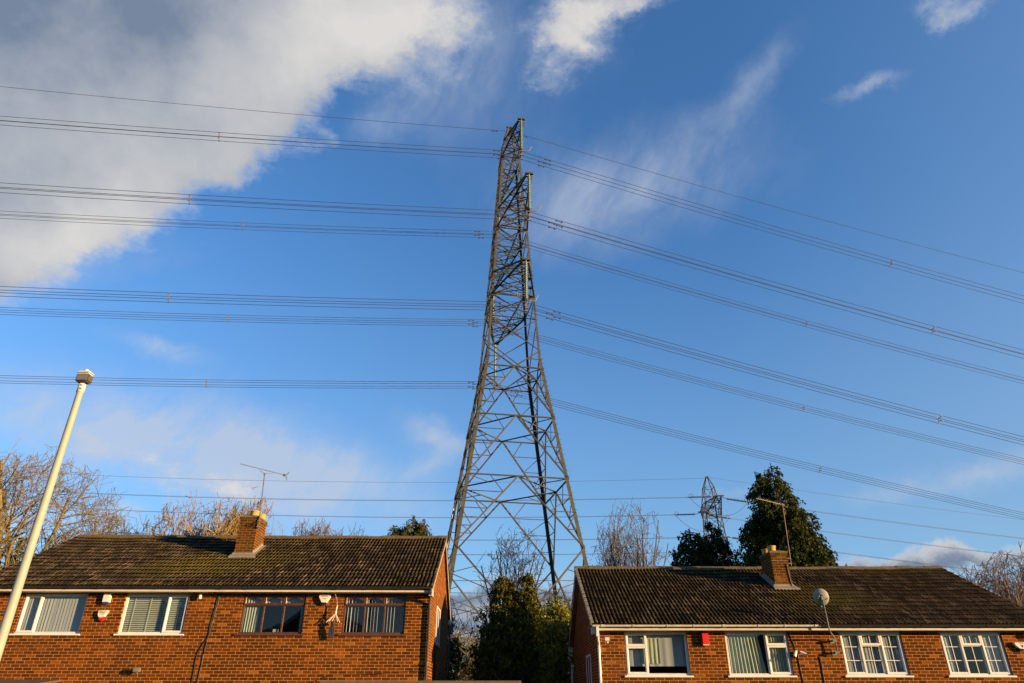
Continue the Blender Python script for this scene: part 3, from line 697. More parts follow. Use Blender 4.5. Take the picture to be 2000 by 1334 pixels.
# downpipes
p = MB().tube([(-2.15, 18.93, 4.21), (-2.15, 18.94, 4.12), (-2.19, 19.14, 4.0), (-2.19, 19.24, 3.9), (-2.19, 19.24, -1.0)], .034, 10).build('downpipe', M['pipe_b'], HL, smooth=True)
for z in (3.78, 2.4, .6): MB().lathe([(.044, 0), (.044, .07)], (-2.19, 19.24, z), 12).build('pipe_clip', M['pipe_b'], p)
MB().tube([(-2.14, 27.42, 4.16), (-2.14, 27.30, 3.95), (-2.14, 27.22, 3.85), (-2.14, 27.22, -1.0)], .034, 10).build('downpipe', M['gutter_b'], HL, smooth=True)
p = MB().box(2.16, 2.225, 18.90, 18.96, 3.12, 3.29).box(2.155, 2.232, 18.895, 18.965, 3.05, 3.1195).tube([(2.2, 18.94, 3.06), (2.2, 19.0, 2.98), (2.24, 19.235, 2.90), (2.24, 19.25, 2.82), (2.24, 19.25, -1.9)], .033, 10).build('downpipe', M['upvc'], HR)
for z in (2.7, 1.2): MB().lathe([(.043, 0), (.043, .06)], (2.24, 19.25, z), 12).build('pipe_clip', M['upvc'], p)
MB().tube([(2.09, 27.36, 3.22), (2.09, 27.36, 2.95), (2.15, 27.2, 2.75), (2.15, 27.15, -1.9)], .034, 8).build('downpipe', M['upvc'], HR, smooth=True)
# gable-side windows, wall vent and stains
def side_window(h, x, y0, y1, z0, z1, sx):
    a, b = sorted((x + sx * .004, x + sx * .03)); w = .05
    r_ = MB().box(a, b, y0, y0 + w, z0, z1).box(a, b, y1 - w, y1, z0, z1).box(a, b, y0 + w, y1 - w, z0, z0 + w).box(a, b, y0 + w, y1 - w, z1 - w, z1).box(a, b, (y0 + y1) / 2 - .02, (y0 + y1) / 2 + .02, z0 + w, z1 - w).build('window', U, h)
    MB().box(min(x + sx * .003, x + sx * .012), max(x + sx * .003, x + sx * .012), y0 + w, y1 - w, z0 + w, z1 - w).build('pane', M['dark_curtain'], r_)
    MB().box(min(x, x + sx * .07), max(x, x + sx * .07), y0 - .05, y1 + .05, z0 - .05, z0 - .001).build('sill', M['grey_plastic'], r_)
side_window(HL, -2.2, 21.6, 22.9, 3.05, 4.1, 1)
side_window(HR, 2.2, 20.9, 22.1, 1.5, 2.75, -1)
# left porch flashing and the flat-roofed garages
MB().prism([(17.9, 1.93), (19.295, 2.07), (19.295, 2.03), (17.9, 1.88)], -14.2, -11.35, 'x').build('porch_roof', M['fascia_c'], HL)
MB().box(-14.1, -11.45, 17.98, 18.06, 1.70, 1.885).build('porch_fascia', M['fascia_c'], HL)
g = thing('garage', (-2.1, 18.6, -1.0), 'flat-roofed garage between the two houses, only its weathered top edge showing', 'garage')
MB().box(-4.5, .12, 18.1, 18.28, -1.2, 1.76).box(-.02, .12, 18.28, 23.5, -1.2, 1.76).build('wall', M['brick'], g)
MB().box(-4.55, .22, 18.0, 18.05, 1.75, 2.02).box(.17, .22, 18.05, 23.6, 1.75, 2.02).build('fascia', M['fascia_c'], g, bevel=.006)
MB().box(-4.5, .17, 18.05, 19.25, 1.93, 1.99).box(-2.0, .17, 19.25, 23.6, 1.93, 1.99).build('roof', M['lead'], g)
# ------------------------------------------------------------------ wall fixtures
LEFT_THINGS = [HL]
def lt(o): LEFT_THINGS.append(o); return o
def shape_box(poly, y0, y1, inset, name, mat, parent):
    """a moulded cover: polygon in (x,z) with a chamfered front"""
    cx = sum(p[0] for p in poly) / len(poly); cz = sum(p[1] for p in poly) / len(poly); n = len(poly)
    def sc(k, y): return [(cx + (x - cx) * k, y, cz + (z - cz) * k) for x, z in poly]
    vs = sc(1, y1) + sc(1, y0 + inset) + sc(1 - inset * 3.2, y0)
    fs = [(i + n * a, (i + 1) % n + n * a, (i + 1) % n + n * (a + 1), i + n * (a + 1)) for a in (0, 1) for i in range(n)] + [tuple(range(2 * n, 3 * n))]
    return MB().add(vs, fs).build(name, mat, parent)
# left house: long white box with blue lens
t = lt(thing('alarm_box', (-10.74, YW, 3.90), 'tall cream alarm box with blue base, between the two white-framed windows on the left', 'alarm box', 'alarm boxes on the house fronts'))
shape_box([(-10.82, 3.90), (-10.65, 3.90), (-10.65, 4.12), (-10.82, 4.12)], YW - .11, YW - .001, .022, 'cover', M['white_plastic'], t)
shape_box([(-10.81, 3.86), (-10.66, 3.86), (-10.66, 3.899), (-10.81, 3.899)], YW - .10, YW - .001, .02, 'lens', M['blue_lens'], t)
t = lt(thing('alarm_box', (-10.75, YW, 3.42), 'white alarm box with red lens and black lettering on the left house', 'alarm box', 'alarm boxes on the house fronts'))
shape_box([(-10.86, 3.70), (-10.865, 3.60), (-10.83, 3.535), (-10.78, 3.52), (-10.74, 3.525), (-10.685, 3.545), (-10.645, 3.62), (-10.615, 3.69), (-10.63, 3.705)][::-1], YW - .085, YW - .001, .02, 'cover', M['white_plastic'], t)
shape_box([(-10.83, 3.534), (-10.80, 3.46), (-10.72, 3.44), (-10.67, 3.535), (-10.74, 3.524), (-10.78, 3.519)][::-1], YW - .07, YW - .001, .015, 'lens', M['red_lens'], t)
text_mesh('lettering', 'Abel', .082, (-10.755, YW - .0862, 3.655), PI / 2, M['ink'], t, sx=1.1)
text_mesh('lettering', 'ALARM', .028, (-10.745, YW - .0862, 3.605), PI / 2, M['red_ink'], t, sx=1.3)
t = lt(thing('alarm_box', (-5.0, YW, 3.85), 'tapering alarm box with red lettering, between the two brown-framed windows', 'alarm box', 'alarm boxes on the house fronts'))
shape_box([(-5.13, 4.12), (-5.15, 4.05), (-5.06, 3.90), (-4.93, 3.90), (-4.84, 4.05), (-4.86, 4.12)][::-1], YW - .10, YW - .001, .025, 'cover', M['white_plastic'], t)
shape_box([(-5.055, 3.899), (-5.035, 3.845), (-4.955, 3.845), (-4.935, 3.899)][::-1], YW - .085, YW - .001, .015, 'lens', M['dark_lens'], t)
text_mesh('lettering', 'GRIFTECH', .047, (-4.995, YW - .1012, 4.055), PI / 2, M['red_ink'], t, sx=.92)
text_mesh('lettering', 'ALARMS', .026, (-4.995, YW - .1012, 3.995), PI / 2, M['ink'], t)
t = thing('alarm_box', (13.15, YW, 2.70), 'cream shield-shaped alarm box with dark blue base, right edge of the lower house', 'alarm box', 'alarm boxes on the house fronts')
shape_box([(12.96, 2.93), (12.97, 2.87), (13.05, 2.79), (13.14, 2.77), (13.23, 2.79), (13.31, 2.87), (13.32, 2.93)][::-1], YW - .09, YW - .001, .02, 'cover', M['white_plastic'], t)
shape_box([(13.03, 2.789), (13.07, 2.73), (13.21, 2.73), (13.25, 2.789)][::-1], YW - .08, YW - .001, .015, 'lens', M['dark_lens'], t)
text_mesh('lettering', 'SECURITY', .024, (13.14, YW - .0912, 2.905), PI / 2, M['ink'], t)
MB().prism([(13.10, 2.88), (13.14, 2.86), (13.18, 2.88), (13.16, 2.82), (13.14, 2.80), (13.12, 2.83)], YW - .0925, YW - .0905).build('emblem', M['ink'], t)
t = thing('alarm_box', (5.03, YW, 2.88), 'plain red upright box under the eaves between two windows of the lower house', 'alarm box')
shape_box([(4.92, 2.88), (5.09, 2.88), (5.09, 3.16), (4.92, 3.16)], YW - .12, YW - .001, .02, 'cover', M['red_box'], t)
MB().box(4.93, 5.08, YW - .10, YW - .002, 2.862, 2.8795).build('base', M['white_plastic'], t)
# floodlights, sensor, cameras
t = lt(thing('floodlight', (-9.48, YW, 2.22), 'small dark floodlight low on the brick wall of the left house', 'floodlight'))
MB().box(-9.56, -9.40, YW - .20, YW - .09, 2.235, 2.33).build('lamp_housing', M['grey_plastic'], t, bevel=.012)
MB().box(-9.55, -9.41, YW - .203, YW - .2005, 2.245, 2.32).build('lamp_glass', M['galv'], t)
MB().box(-9.51, -9.45, YW - .0895, YW - .001, 2.26, 2.31).tube([(-9.48, YW - .10, 2.234), (-9.48, YW - .12, 2.19)], .02, 8).build('bracket', M['grey_plastic'], t)
t = thing('floodlight', (2.46, YW, 2.95), 'small square floodlight with a pale face beside the corner downpipe of the lower house', 'floodlight')
MB().box(2.385, 2.525, YW - .16, YW - .12, 2.955, 3.055).build('lamp_housing', M['grey_plastic'], t, bevel=.006)
MB().box(2.40, 2.51, YW - .1635, YW - .1605, 2.967, 3.043).build('lamp_glass', M['lamp_glass'], t)
MB().bar((2.30, YW - .005, 2.99), (2.40, YW - .13, 3.0), .02).lathe([(.018, 0), (.022, .02), (.022, .045)], (2.46, YW - .13, 2.905), 10).build('sensor', M['white_plastic'], t)
t = lt(thing('sensor', (-8.28, YW, 4.0), 'small white sensor hanging under the eaves right of the slatted-blind window', 'sensor'))
MB().lathe([(.012, .14), (.012, .06), (.04, .05), (.042, -.03), (.03, -.05)], (-8.28, YW - .10, 4.03), 12).build('sensor_head', M['white_plastic'], t, smooth=True)
MB().box(-8.30, -8.26, YW - .11, YW - .001, 4.10, 4.125).build('bracket', M['white_plastic'], t)
t = thing('security_camera', (7.36, YW, 2.62), 'pair of small white cameras left of the dish pole', 'security camera')
MB().box(7.30, 7.39, YW - .07, YW - .001, 2.66, 2.73).build('junction_box', M['lead'], t, bevel=.006)
for a, b in (((7.29, YW - .08, 2.72), (7.19, YW - .20, 2.58)), ((7.40, YW - .08, 2.70), (7.52, YW - .14, 2.64))):
    c_ = MB().tube([a, b], .036, 12).build('camera_head', M['white_plastic'], t)
    d = (Vector(b) - Vector(a)).normalized()
    MB().tube([Vector(b) + d * .001, Vector(b) + d * .02], .030, 12).build('camera_lens', M['black'], c_)
# cables
def cable(pts, r, mat, label, left=True, sag=0):
    o = MB().tube(pts, r, 5).build('cable', mat); rebase(o, pts[-1]); tag(o, label, 'cable', 'cables on the walls')
    if left: lt(o)
r = random.Random(4)
def wig(pts, n=8, a=.012):
    out = []
    for p, q in zip(pts, pts[1:]):
        for i in range(n): t_ = i / n; out.append((p[0] + (q[0] - p[0]) * t_ + r.uniform(-a, a), p[1] + (q[1] - p[1]) * t_, p[2] + (q[2] - p[2]) * t_))
    return out + [pts[-1]]
cable(wig([(-7.98, 18.99, 4.20), (-7.83, YW - .015, 4.08), (-7.92, YW - .015, 3.06), (-8.10, YW - .015, 2.70), (-8.11, YW - .015, 1.2)]), .011, M['black'], 'left strand of the black cable pair below the left gutter')
cable(wig([(-7.80, YW - .022, 4.07), (-7.90, YW - .022, 3.04), (-7.93, YW - .015, 2.60), (-7.99, YW - .015, 1.2)]), .010, M['black'], 'right strand of the black cable pair below the left gutter')
cable(wig([(-5.45, YW - .012, 1.86), (-4.8, YW - .012, 2.12), (-4.55, YW - .012, 2.18), (-3.4, YW - .012, 2.20), (-2.6, YW - .012, 2.27), (-2.25, YW - .012, 2.25)], 5, .006), .007, M['black'], 'thin black cable sloping along the wall below the brown-framed windows')
cable(wig([(7.22, YW - .012, 3.12), (7.32, YW - .012, 2.74)]) + wig([(7.345, YW - .012, 2.66), (7.40, YW - .012, 1.2)]), .010, M['black'], 'black cable running through the camera junction box on the lower house', False)
cable(wig([(7.90, YW - .012, 2.60), (7.92, YW - .012, 1.2)]), .012, M['black'], 'black cable running down the wall left of the dish brackets', False)
cable([(-2.192, 21.3, 3.2), (-2.185, 21.6, 2.5), (-2.185, 21.9, 1.8), (-2.185, 22.2, .8)], .03, M['black'], 'thick black cable on the shaded gable wall of the left house')
# hanging cord and cloth between the brown windows
t = lt(thing('cord_loop', (-4.62, YW - .1, 3.1), 'knotted white cord hanging from the eaves beside the right brown-framed window', 'cord'))
MB().tube([(-4.71, 19.12, 4.14), (-4.64, 19.14, 3.95), (-4.62, 19.15, 3.82)], .004, 5).tube([(-4.62, 19.15, 3.83), (-4.645, 19.15, 3.66)], .009, 6).tube([(-4.61, 19.15, 3.83), (-4.63, 19.16, 3.66)], .009, 6).build('cord', M['rope'], t)
MB().lathe([(.004, .04), (.026, .02), (.028, 0), (.02, -.03), (.004, -.05)], (-4.637, 19.15, 3.65), 8).build('knot', M['rope'], t)
s_ = MB()
for ex, ez in ((-4.86, 3.41), (-4.79, 3.43), (-4.70, 3.44), (-4.56, 3.42), (-4.50, 3.40)): s_.tube([(-4.637, 19.15, 3.63), (ex, 19.14, ez)], .008, 5)
s_.build('cord_strand', M['rope'], t)
t = lt(thing('knotted_cloth', (-4.67, YW - .1, 3.0), 'dark cloth knotted under the white cord beside the right brown-framed window', 'cloth'))
MB().lathe([(.004, .05), (.045, .03), (.055, 0), (.035, -.05), (.01, -.07)], (-4.68, 19.16, 3.40), 10).build('knot', M['cloth'], t, smooth=True)
s_ = MB()
for ex, w_ in ((-4.76, .022), (-4.72, .02), (-4.68, .024), (-4.64, .02)): s_.tube([(-4.68, 19.16, 3.38), (ex, 19.17, 3.25), (ex - .005, 19.2, 3.02)], [w_ * .7, w_, w_ * .8], 5)
s_.build('cloth', M['cloth'], t)
MB().tube([(-4.67, 19.15, 3.60), (-4.68, 19.155, 3.44)], .006, 5).build('cord', M['cloth'], t)
# ------------------------------------------------------------------ aerials and dish
def yagi(name, base, top, b0, b1, label, seed, refl=True):
    t = thing(name, base, label, 'aerial', 'aerials on the chimneys')
    MB().tube([base, top], .016, 8).build('mast', M['mast'], t)
    d = (Vector(b1) - Vector(b0)).normalized(); L = (Vector(b1) - Vector(b0)).length
    side = d.cross(Vector((0, 0, 1))).normalized(); up = side.cross(d)
    bm = MB().bar(b0, b1, .016).build('boom', M['alu'], t)
    n = 16; e = MB()
    for i in range(n):
        p = Vector(b0) + d * (L * (.01 + .93 * i / n)); l = .15 + .02 * i / n; e.bar(p - side * l / 2 + up * .012, p + side * l / 2 + up * .012, .007)
    e.build('elements', M['alu'], bm)
    p = Vector(b1) - d * .05
    if refl:
        e = MB().box(p.x - .05, p.x + .03, p.y - .03, p.y + .03, p.z - .03, p.z + .03)
        for k in (-1, 1):
            for q in (.03, .07, .11): e.bar(p + d * .05 + up * k * q + d * q * .5 - side * .14, p + d * .05 + up * k * q + d * q * .5 + side * .14, .007)
            e.bar(p, p + d * .11 + up * k * .13, .009)
        e.build('reflector', M['grey_plastic'], bm)
    T_ = Vector(top)
    k0 = T_ - d * .20; k1 = T_ + d * .24
    def on(q): s_ = (Vector(q) - Vector(b0)).dot(d); return Vector(b0) + d * s_
    MB().tube([on(k0), on(k0) - up * .06 + d * .03, T_ + Vector((0, 0, .01)), on(k1) - up * .06 - d * .03, on(k1)], .008, 6).build('cradle', M['alu'], t)
    MB().box(T_.x - .025, T_.x + .025, T_.y - .03, T_.y + .03, T_.z - .03, T_.z + .03).build('clamp', M['galv'], t)
    return t
t = lt(yagi('aerial', (-7.74, 21.20, 6.28), (-7.84, 21.22, 7.98), (-8.58, 21.0, 8.24), (-7.24, 21.5, 8.02), 'aerial on a thin mast on the left chimney, its boom tilted', 1))
MB().box(-7.80, -7.70, 21.18, 21.235, 6.30, 6.33).box(-7.80, -7.70, 21.18, 21.235, 6.48, 6.51).build('bracket', M['galv'], t)
MB().tube([(-7.75, 21.18, 6.4), (-7.88, 21.15, 6.44), (-7.98, 21.16, 6.40), (-8.0, 21.19, 6.35), (-7.9, 21.2, 6.33), (-7.8, 21.18, 6.45)], .012, 6).build('coiled_cable', M['black'], t)
t = yagi('aerial', (8.44, 21.42, 5.20), (8.53, 21.46, 7.06), (7.68, 21.3, 7.22), (8.62, 21.55, 7.07), 'rusty-masted aerial on the right chimney, in front of the tall conifer', 2, False)
MB().box(8.35, 8.47, 21.41, 21.44, 5.25, 5.28).box(8.35, 8.47, 21.41, 21.44, 5.40, 5.43).bar((8.36, 21.385, 5.34), (7.85, 21.385, 5.34), .014).build('bracket', M['galv'], t)
MB().tube([(8.30, 21.38, 5.25), (8.31, 21.385, 4.9), (8.345, 21.385, 4.6), (8.36, 21.3, 4.56)], .012, 6).build('cable', M['black'], t)
t = thing('satellite_dish', (8.36, 19.2, 2.6), 'grey-green satellite dish on a cranked pole in front of the lower roof', 'satellite dish')
MB().tube([(8.06, 18.80, 3.98), (8.08, 18.80, 3.20), (8.10, 18.81, 3.13), (8.30, 19.12, 3.05), (8.33, 19.16, 3.00), (8.34, 19.17, 2.62)], .018, 8).build('pole', M['galv'], t, smooth=True)
dc = Vector((8.07, 18.87, 3.98)); dn = Vector((.28, .93, .28)).normalized()   # faces away from the street
m_ = MB(); n = 28; u = dn.cross(Vector((0, 0, 1))).normalized(); v = u.cross(dn)
vs = [dc]; fs = []
for k, (rr, dd) in enumerate(((.10, .004), (.2, .02), (.27, .042), (.30, .055), (.302, .05), (.27, .036), (.2, .012), (.1, -.004))):
    for i in range(n):
        t_ = 2 * PI * i / n; vs.append(dc + (u * math.cos(t_) * .50 + v * math.sin(t_) * .56) * rr / .6 * .76 + dn * dd)
for i in range(n): fs.append((0, 1 + i, 1 + (i + 1) % n))
for k in range(7):
    for i in range(n): fs.append((1 + k * n + i, 1 + k * n + (i + 1) % n, 1 + (k + 1) * n + (i + 1) % n, 1 + (k + 1) * n + i))
m_.add(vs, fs).build('reflector', M['dish'], t, smooth=True)
MB().box(7.94, 8.20, 18.79, 18.86, 3.93, 3.97).box(8.02, 8.10, 18.76, 18.86, 3.90, 4.01).build('mount', M['galv'], t, bevel=.004)
b_ = MB().tube([dc - v * .26, dc - v * .30 + dn * .1, dc - v * .32 + dn * .38], .012, 6).build('feed_arm', M['grey_plastic'], t)
MB().tube([dc - v * .32 + dn * .36, dc - v * .30 + dn * .42], .035, 10).build('feed_horn', M['lead'], b_)
MB().tube([(8.0, 18.84, 3.86), (7.98, 18.84, 3.76), (8.0, 18.85, 3.68), (8.05, 18.82, 3.7)], .008, 5).build('cable', M['black'], t)
for z, y in ((2.96, 19.13), (2.68, 19.13)):
    MB().box(8.24, 8.38, YW - .012, YW - .001, z - .05, z + .06).box(8.285, 8.33, y + .03, YW - .013, z - .012, z + .03).box(8.26, 8.37, y, y + .029, z - .02, z + .035).build('bracket', M['galv'], t)
# ------------------------------------------------------------------ street lamp
t = thing('street_lamp', (-5.5, 8, 0), 'slim grey street lamp column with a small boxy head, left foreground', 'street lamp')
MB().lathe([(.062, 0), (.060, 1.2), (.056, 1.25), (.050, 2.4), (.038, 5.08), (.038, 5.12)], (-5.5, 8, 0), 24).build('column', M['lamp_col'], t, smooth=True)
MB().lathe([(.044, 0), (.044, .11), (.039, .115)], (-5.5, 8, 5.1), 20).build('collar', M['lamp_glass'], t, smooth=True)
b_ = MB()
for dz in (.035, .08): b_.box(-5.495, -5.47, 7.953, 7.962, 5.1 + dz, 5.112 + dz)
b_.build('collar_slot', M['black'], t)
MB().box(-5.580, -5.420, 7.94, 8.06, 5.235, 5.345).build('lamp_head', M['lamp_dark'], t, bevel=.014)
MB().box(-5.56, -5.44, 7.9345, 7.9395, 5.25, 5.335).build('head_grille', M['grey_plastic'], t)
MB().lathe([(.025, 0), (.03, .04)], (-5.5, 8, 5.212), 12).build('neck', M['lamp_dark'], t)
MB().box(-5.582, -5.418, 7.938, 8.062, 5.3455, 5.385).build('lid', M['lamp_glass'], t, bevel=.016)
MB().lathe([(.030, 0), (.030, .015), (.024, .032), (.010, .04)], (-5.5, 8, 5.3855), 16).build('photocell', M['lamp_glass'], t, smooth=True)
# ------------------------------------------------------------------ lattice towers
TX, TD, TR = -.267, 55.289, .186
HA, AA = [51.825, 42.186, 34.311], [6.361, 9.537, 7.836]
def tw(u, v, z):                     # u along the line, v towards the street
    c, s = math.cos(TR), math.sin(TR); return Vector((TX + u * c + v * s, TD + u * s - v * c, z))
def lerp(a, b, t): return a + (b - a) * t
def frame_tower(name, P, widthf, levels, kpan, legw, dw, rw, hp, arms, parent, steel, base):
    """P(u,v,z) places a point; levels: leg nodes bottom to top"""
    cs = [(-1, 1), (1, 1), (1, -1), (-1, -1)]
    def C(k, z): w = widthf(z) / 2; return P(cs[k % 4][0] * w, cs[k % 4][1] * w, z)
    nodes = [base] + levels; xk = .66 if hp > 50 else .85
    for k in range(4):
        m = MB(); kn = [base] + [z for z in (levels[0], 28.126 if hp > 50 else levels[2]) if z < levels[-1]] + [levels[-1]]
        kn = sorted(set(kn))
        n1 = P(-cs[k][0], 0, 10) - P(0, 0, 10); n2 = P(0, -cs[k][1], 10) - P(0, 0, 10)
        for a, b in zip(kn, kn[1:]):
            ww = legw * (1.0 if a < 27 else .72) if hp > 50 else legw
            m.angle(C(k, a), C(k, b), ww, ww * .13, n1, n2)
        lg = m.build('leg', steel, parent)
        if hp > 50:
            bt = MB()
            z = 4.
            while z < 50 and k in (0, 1):
                c_ = C(k, z); o_ = (P(cs[k][0], 0, z) - P(0, 0, z)) * .16; bt.bar(c_, c_ + o_, .022); z += .45
            if k in (0, 1): bt.build('step_bolts', steel, lg, kind='stuff')
    def face_pts(k, a, b): return C(k, a), C(k + 1, a), C(k, b), C(k + 1, b)
    for i, (a, b) in enumerate(zip(nodes, nodes[1:])):
        m = MB(); kind = kpan[i]
        for k in range(4):
            A0, A1, B0, B1 = face_pts(k, a, b)
            if kind == 'K':            # inverted V under a horizontal, with redundant members
                Mx = (B0 + B1) / 2
                m.bar(B0, B1, dw * .9)
                for A, B in ((A0, B0), (A1, B1)):
                    m.bar(A, Mx, dw)
                    n = 4; prevL = None
                    for j in range(1, n):
                        t_ = j / n; L_ = lerp(A, B, t_); Dg = lerp(A, Mx, t_)
                        m.bar(L_, Dg, rw)
                        m.bar(lerp(A, B, (j + 1) / n) if j < n - 0 else B, Dg, rw) if j < n - 1 else m.bar(lerp(B, Mx, .45), Dg, rw)
            elif kind == 'B':          # braced base: big X with redundants
                m.bar(B0, A1, dw * 1.0); m.bar(B1, A0, dw * 1.0)
                X_ = (A0 + A1 + B0 + B1) / 4
                den = (widthf(a) + widthf(b)); X_ = lerp((B0 + B1) / 2, (A0 + A1) / 2, widthf(b) / den)
                for A, B in ((A0, B0), (A1, B1)):
                    for t_ in (.3, .62): m.bar(lerp(B, A, t_ * .55), lerp(B, X_, t_), rw)
                    m.bar(lerp(B, A, .5), X_, rw * 1.2); m.bar(lerp(B, A, .165), lerp(B, X_, .62), rw); m.bar(lerp(B, A, .341), X_, rw)
                    m.bar(lerp(A, B, .2), lerp(A, X_, .4), rw); m.bar(lerp(A, B, .35), lerp(A, X_, .7), rw); m.bar(lerp(A, B, .2), lerp(A, X_, .7), rw)
                m.bar(lerp(B0, A0, .5), lerp(B1, A1, .5), rw * 1.3)
            elif kind == 'V':          # V standing on the centre of the horizontal below
                Mx = (A0 + A1) / 2; m.bar(Mx, B0, dw * .9); m.bar(Mx, B1, dw * .9)
                for A, B in ((A0, B0), (A1, B1)): m.bar(lerp(A, B, .5), lerp(Mx, B, .5), rw)
                m.bar(lerp(Mx, B0, .5), lerp(Mx, B1, .5) * 0 + lerp(A0, A1, .18), rw)
            else:
                m.bar(A0, B1, dw * xk); m.bar(A1, B0, dw * xk)
                if kind == 'H': m.bar(B0, B1, dw * xk)
        if kind in ('K',):             # plan bracing: diamond between face centres
            mids = [(C(k, b) + C(k + 1, b)) / 2 for k in range(4)]
            for k in range(4): m.bar(mids[k], mids[(k + 1) % 4], dw * .8); m.bar(C(k + 1, b), (mids[k] + mids[(k + 1) % 4]) / 2, rw)
        m.build('bracing_panel', steel, parent)
    return C
def crossarm(P, widthf, parent, steel, side, a, h, hu, dw, tipw=.16, nseg=4, droop=0.):
    w = widthf(h) / 2; wu = widthf(hu) / 2; m = MB()
    L0, L1 = P(-w, side * w, h), P(w, side * w, h); U0, U1 = P(-wu, side * wu, hu), P(wu, side * wu, hu)
    T0, T1 = P(-tipw, side * a, h), P(tipw, side * a, h)
    for A, B in ((L0, T0), (L1, T1)): m.bar(A, B, dw * 1.25)
    for A, B in ((U0, T0), (U1, T1)): m.bar(A, B, dw * 1.25)
    m.bar(L0, L1, dw); m.bar(U0, U1, dw)
    for i in range(nseg):
        t0, t1 = i / nseg, (i + 1) / nseg
        a0, a1, b0, b1 = lerp(L0, T0, t0), lerp(L1, T1, t0), lerp(L0, T0, t1), lerp(L1, T1, t1)
        if i < nseg - 1: m.bar(b0, b1, dw * .6)
        if i < nseg - 1: m.bar(a0, b1, dw * .6); m.bar(a1, b0, dw * .6)
        for (Lx, Ux, Tx) in ((L0, U0, T0), (L1, U1, T1)):
            p0, p1, q0, q1 = lerp(Lx, Tx, t0), lerp(Lx, Tx, t1), lerp(Ux, Tx, t0), lerp(Ux, Tx, t1)
            if i < nseg - 1: m.bar(p1, q1, dw * .5); m.bar(q0, p1, dw * .55)
        u0, u1 = lerp(U0, T0, t1), lerp(U1, T1, t1)
        if i < nseg - 1: m.bar(u0, u1, dw * .5); m.bar(lerp(U0, T0, t0), u1, dw * .5)
    m.bar(T0 + (T0 - T1) * .6, T1 + (T1 - T0) * .6, dw * 1.8, dw * 1.6); m.bar(lerp(L0, T0, .95), lerp(L1, T1, .95), dw * 1.5)
    return m.build('crossarm', steel, parent)
PY = thing('electricity_pylon', (TX, TD, -.9), 'tall steel lattice pylon carrying the quadruple wires, standing between the two houses', 'pylon', 'electricity pylons')
def wid(z): return float(np.interp(z, [-1.5, 28.126, 50, 51.9, 54.2, 57.0], [13.33, 4.718, 2.047, 1.95, 1.5, .22]))
levels = [11.45, 16.82, 22.1, 26.85, 28.66, 31.85, 34.311]
nx = 4; levels += [34.311 + (42.186 - 34.311) * i / nx for i in range(1, nx + 1)]
nx = 5; levels += [42.186 + (51.825 - 42.186) * i / nx for i in range(1, nx + 1)]
kp = ['B', 'K', 'K', 'K', 'V', 'X', 'H'] + ['X'] * 3 + ['H'] + ['X'] * 4 + ['H']
CT = frame_tower('pylon', tw, wid, levels, kp, .27, .112, .055, 57, None, PY, M['steel'], -1.2)
pk = MB()
for k in range(4):
    zz = [51.825, 53.1, 54.3, 55.5, 56.9]
    for a, b in zip(zz, zz[1:]):
        pk.bar(CT(k, a), CT(k, b), .12); pk.bar(CT(k, a), CT(k + 1, b), .055); pk.bar(CT(k + 1, a), CT(k, b), .055)
        pk.bar(CT(k, b), CT(k + 1, b), .06)
pk.bar(tw(-.35, 0, 56.95), tw(.35, 0, 56.95), .14)
pk.build('peak', M['steel'], PY)
for i in range(3):
    for sd_ in (1, -1):
        crossarm(tw, wid, PY, M['steel'], sd_, AA[i], HA[i], HA[i] + 2.45, .10, nseg=5 if i == 1 else 4)
for z in (51.3, 42.5, 36.2): # small enamel plates on the near-left leg
    c_ = CT(0, z); MB().box(c_.x - .02, c_.x + .12, c_.y - .05, c_.y - .03, c_.z - .12, c_.z + .12).build('number_plate', M['red_plate'], PY)
c0, c1 = CT(3, 16.), CT(3, 3.); MB().tube([c0 + Vector((.1, -.3, 0)), c1 + Vector((.3, -.4, 0))], .07, 6).build('conduit', M['upvc'], PY)
# insulator strings
def string(P, side, a, h, parent):
    t0 = P(0, side * a, h)
    prof = []; z = h - .32
    prof += [(.035, h - .02 - h), (.035, -.30)]
    n = 20; dz = 3.62 / n
    for k in range(n):
        zt = -.30 - k * dz
        prof += [(.05, zt), (.15, zt - dz * .38), (.155, zt - dz * .52), (.06, zt - dz * .60), (.055, zt - dz * .98)]
    m = MB().lathe(prof, t0, 12).build('insulator_string', M['glass_disc'], parent)
    v = (P(0, side, h) - P(0, 0, h)).normalized(); u = (P(1, 0, h) - P(0, 0, h)).normalized(); up = Vector((0, 0, 1))
    b = t0 - up * 4.05
    y_ = MB().bar(t0 - up * 3.92, b, .07).bar(b - v * .28 + up * .02, b + v * .28 + up * .02, .09, .16)
    for sv in (-1, 1): y_.bar(b + v * .25 * sv, b + v * .25 * sv - up * .80, .045); [y_.bar(b + v * .25 * sv - up * q - u * .16, b + v * .25 * sv - up * q + u * .16, .07) for q in (.30, .80)]
    y_.build('yoke', M['galv'], m)
    MB().tube([b + u * .1, b + u * .55, b + u * .75 + up * .1, b + u * .88 + up * .45, b + u * .98 + up * .62], .045, 8).build('arcing_horn', M['galv'], m)
    MB().tube([b - u * .1, b - u * .45 + up * .02, b - u * .7 + up * .25, b - u * .80 + up * .60, b - u * .72 + up * .82, b - u * .62 + up * .60, b - u * .58 + up * .3], .035, 8).build('arcing_horn', M['galv'], m)
    MB().bar(t0 - up * .30 - u * .3, t0 - up * .30 + u * .3, .07).bar(t0 - up * .3 + u * .3, t0 - up * .95 + u * .55, .03).build('top_fitting', M['galv'], m)
for i in range(3):
    for sd_ in (1, -1): string(tw, sd_, AA[i], HA[i], PY)
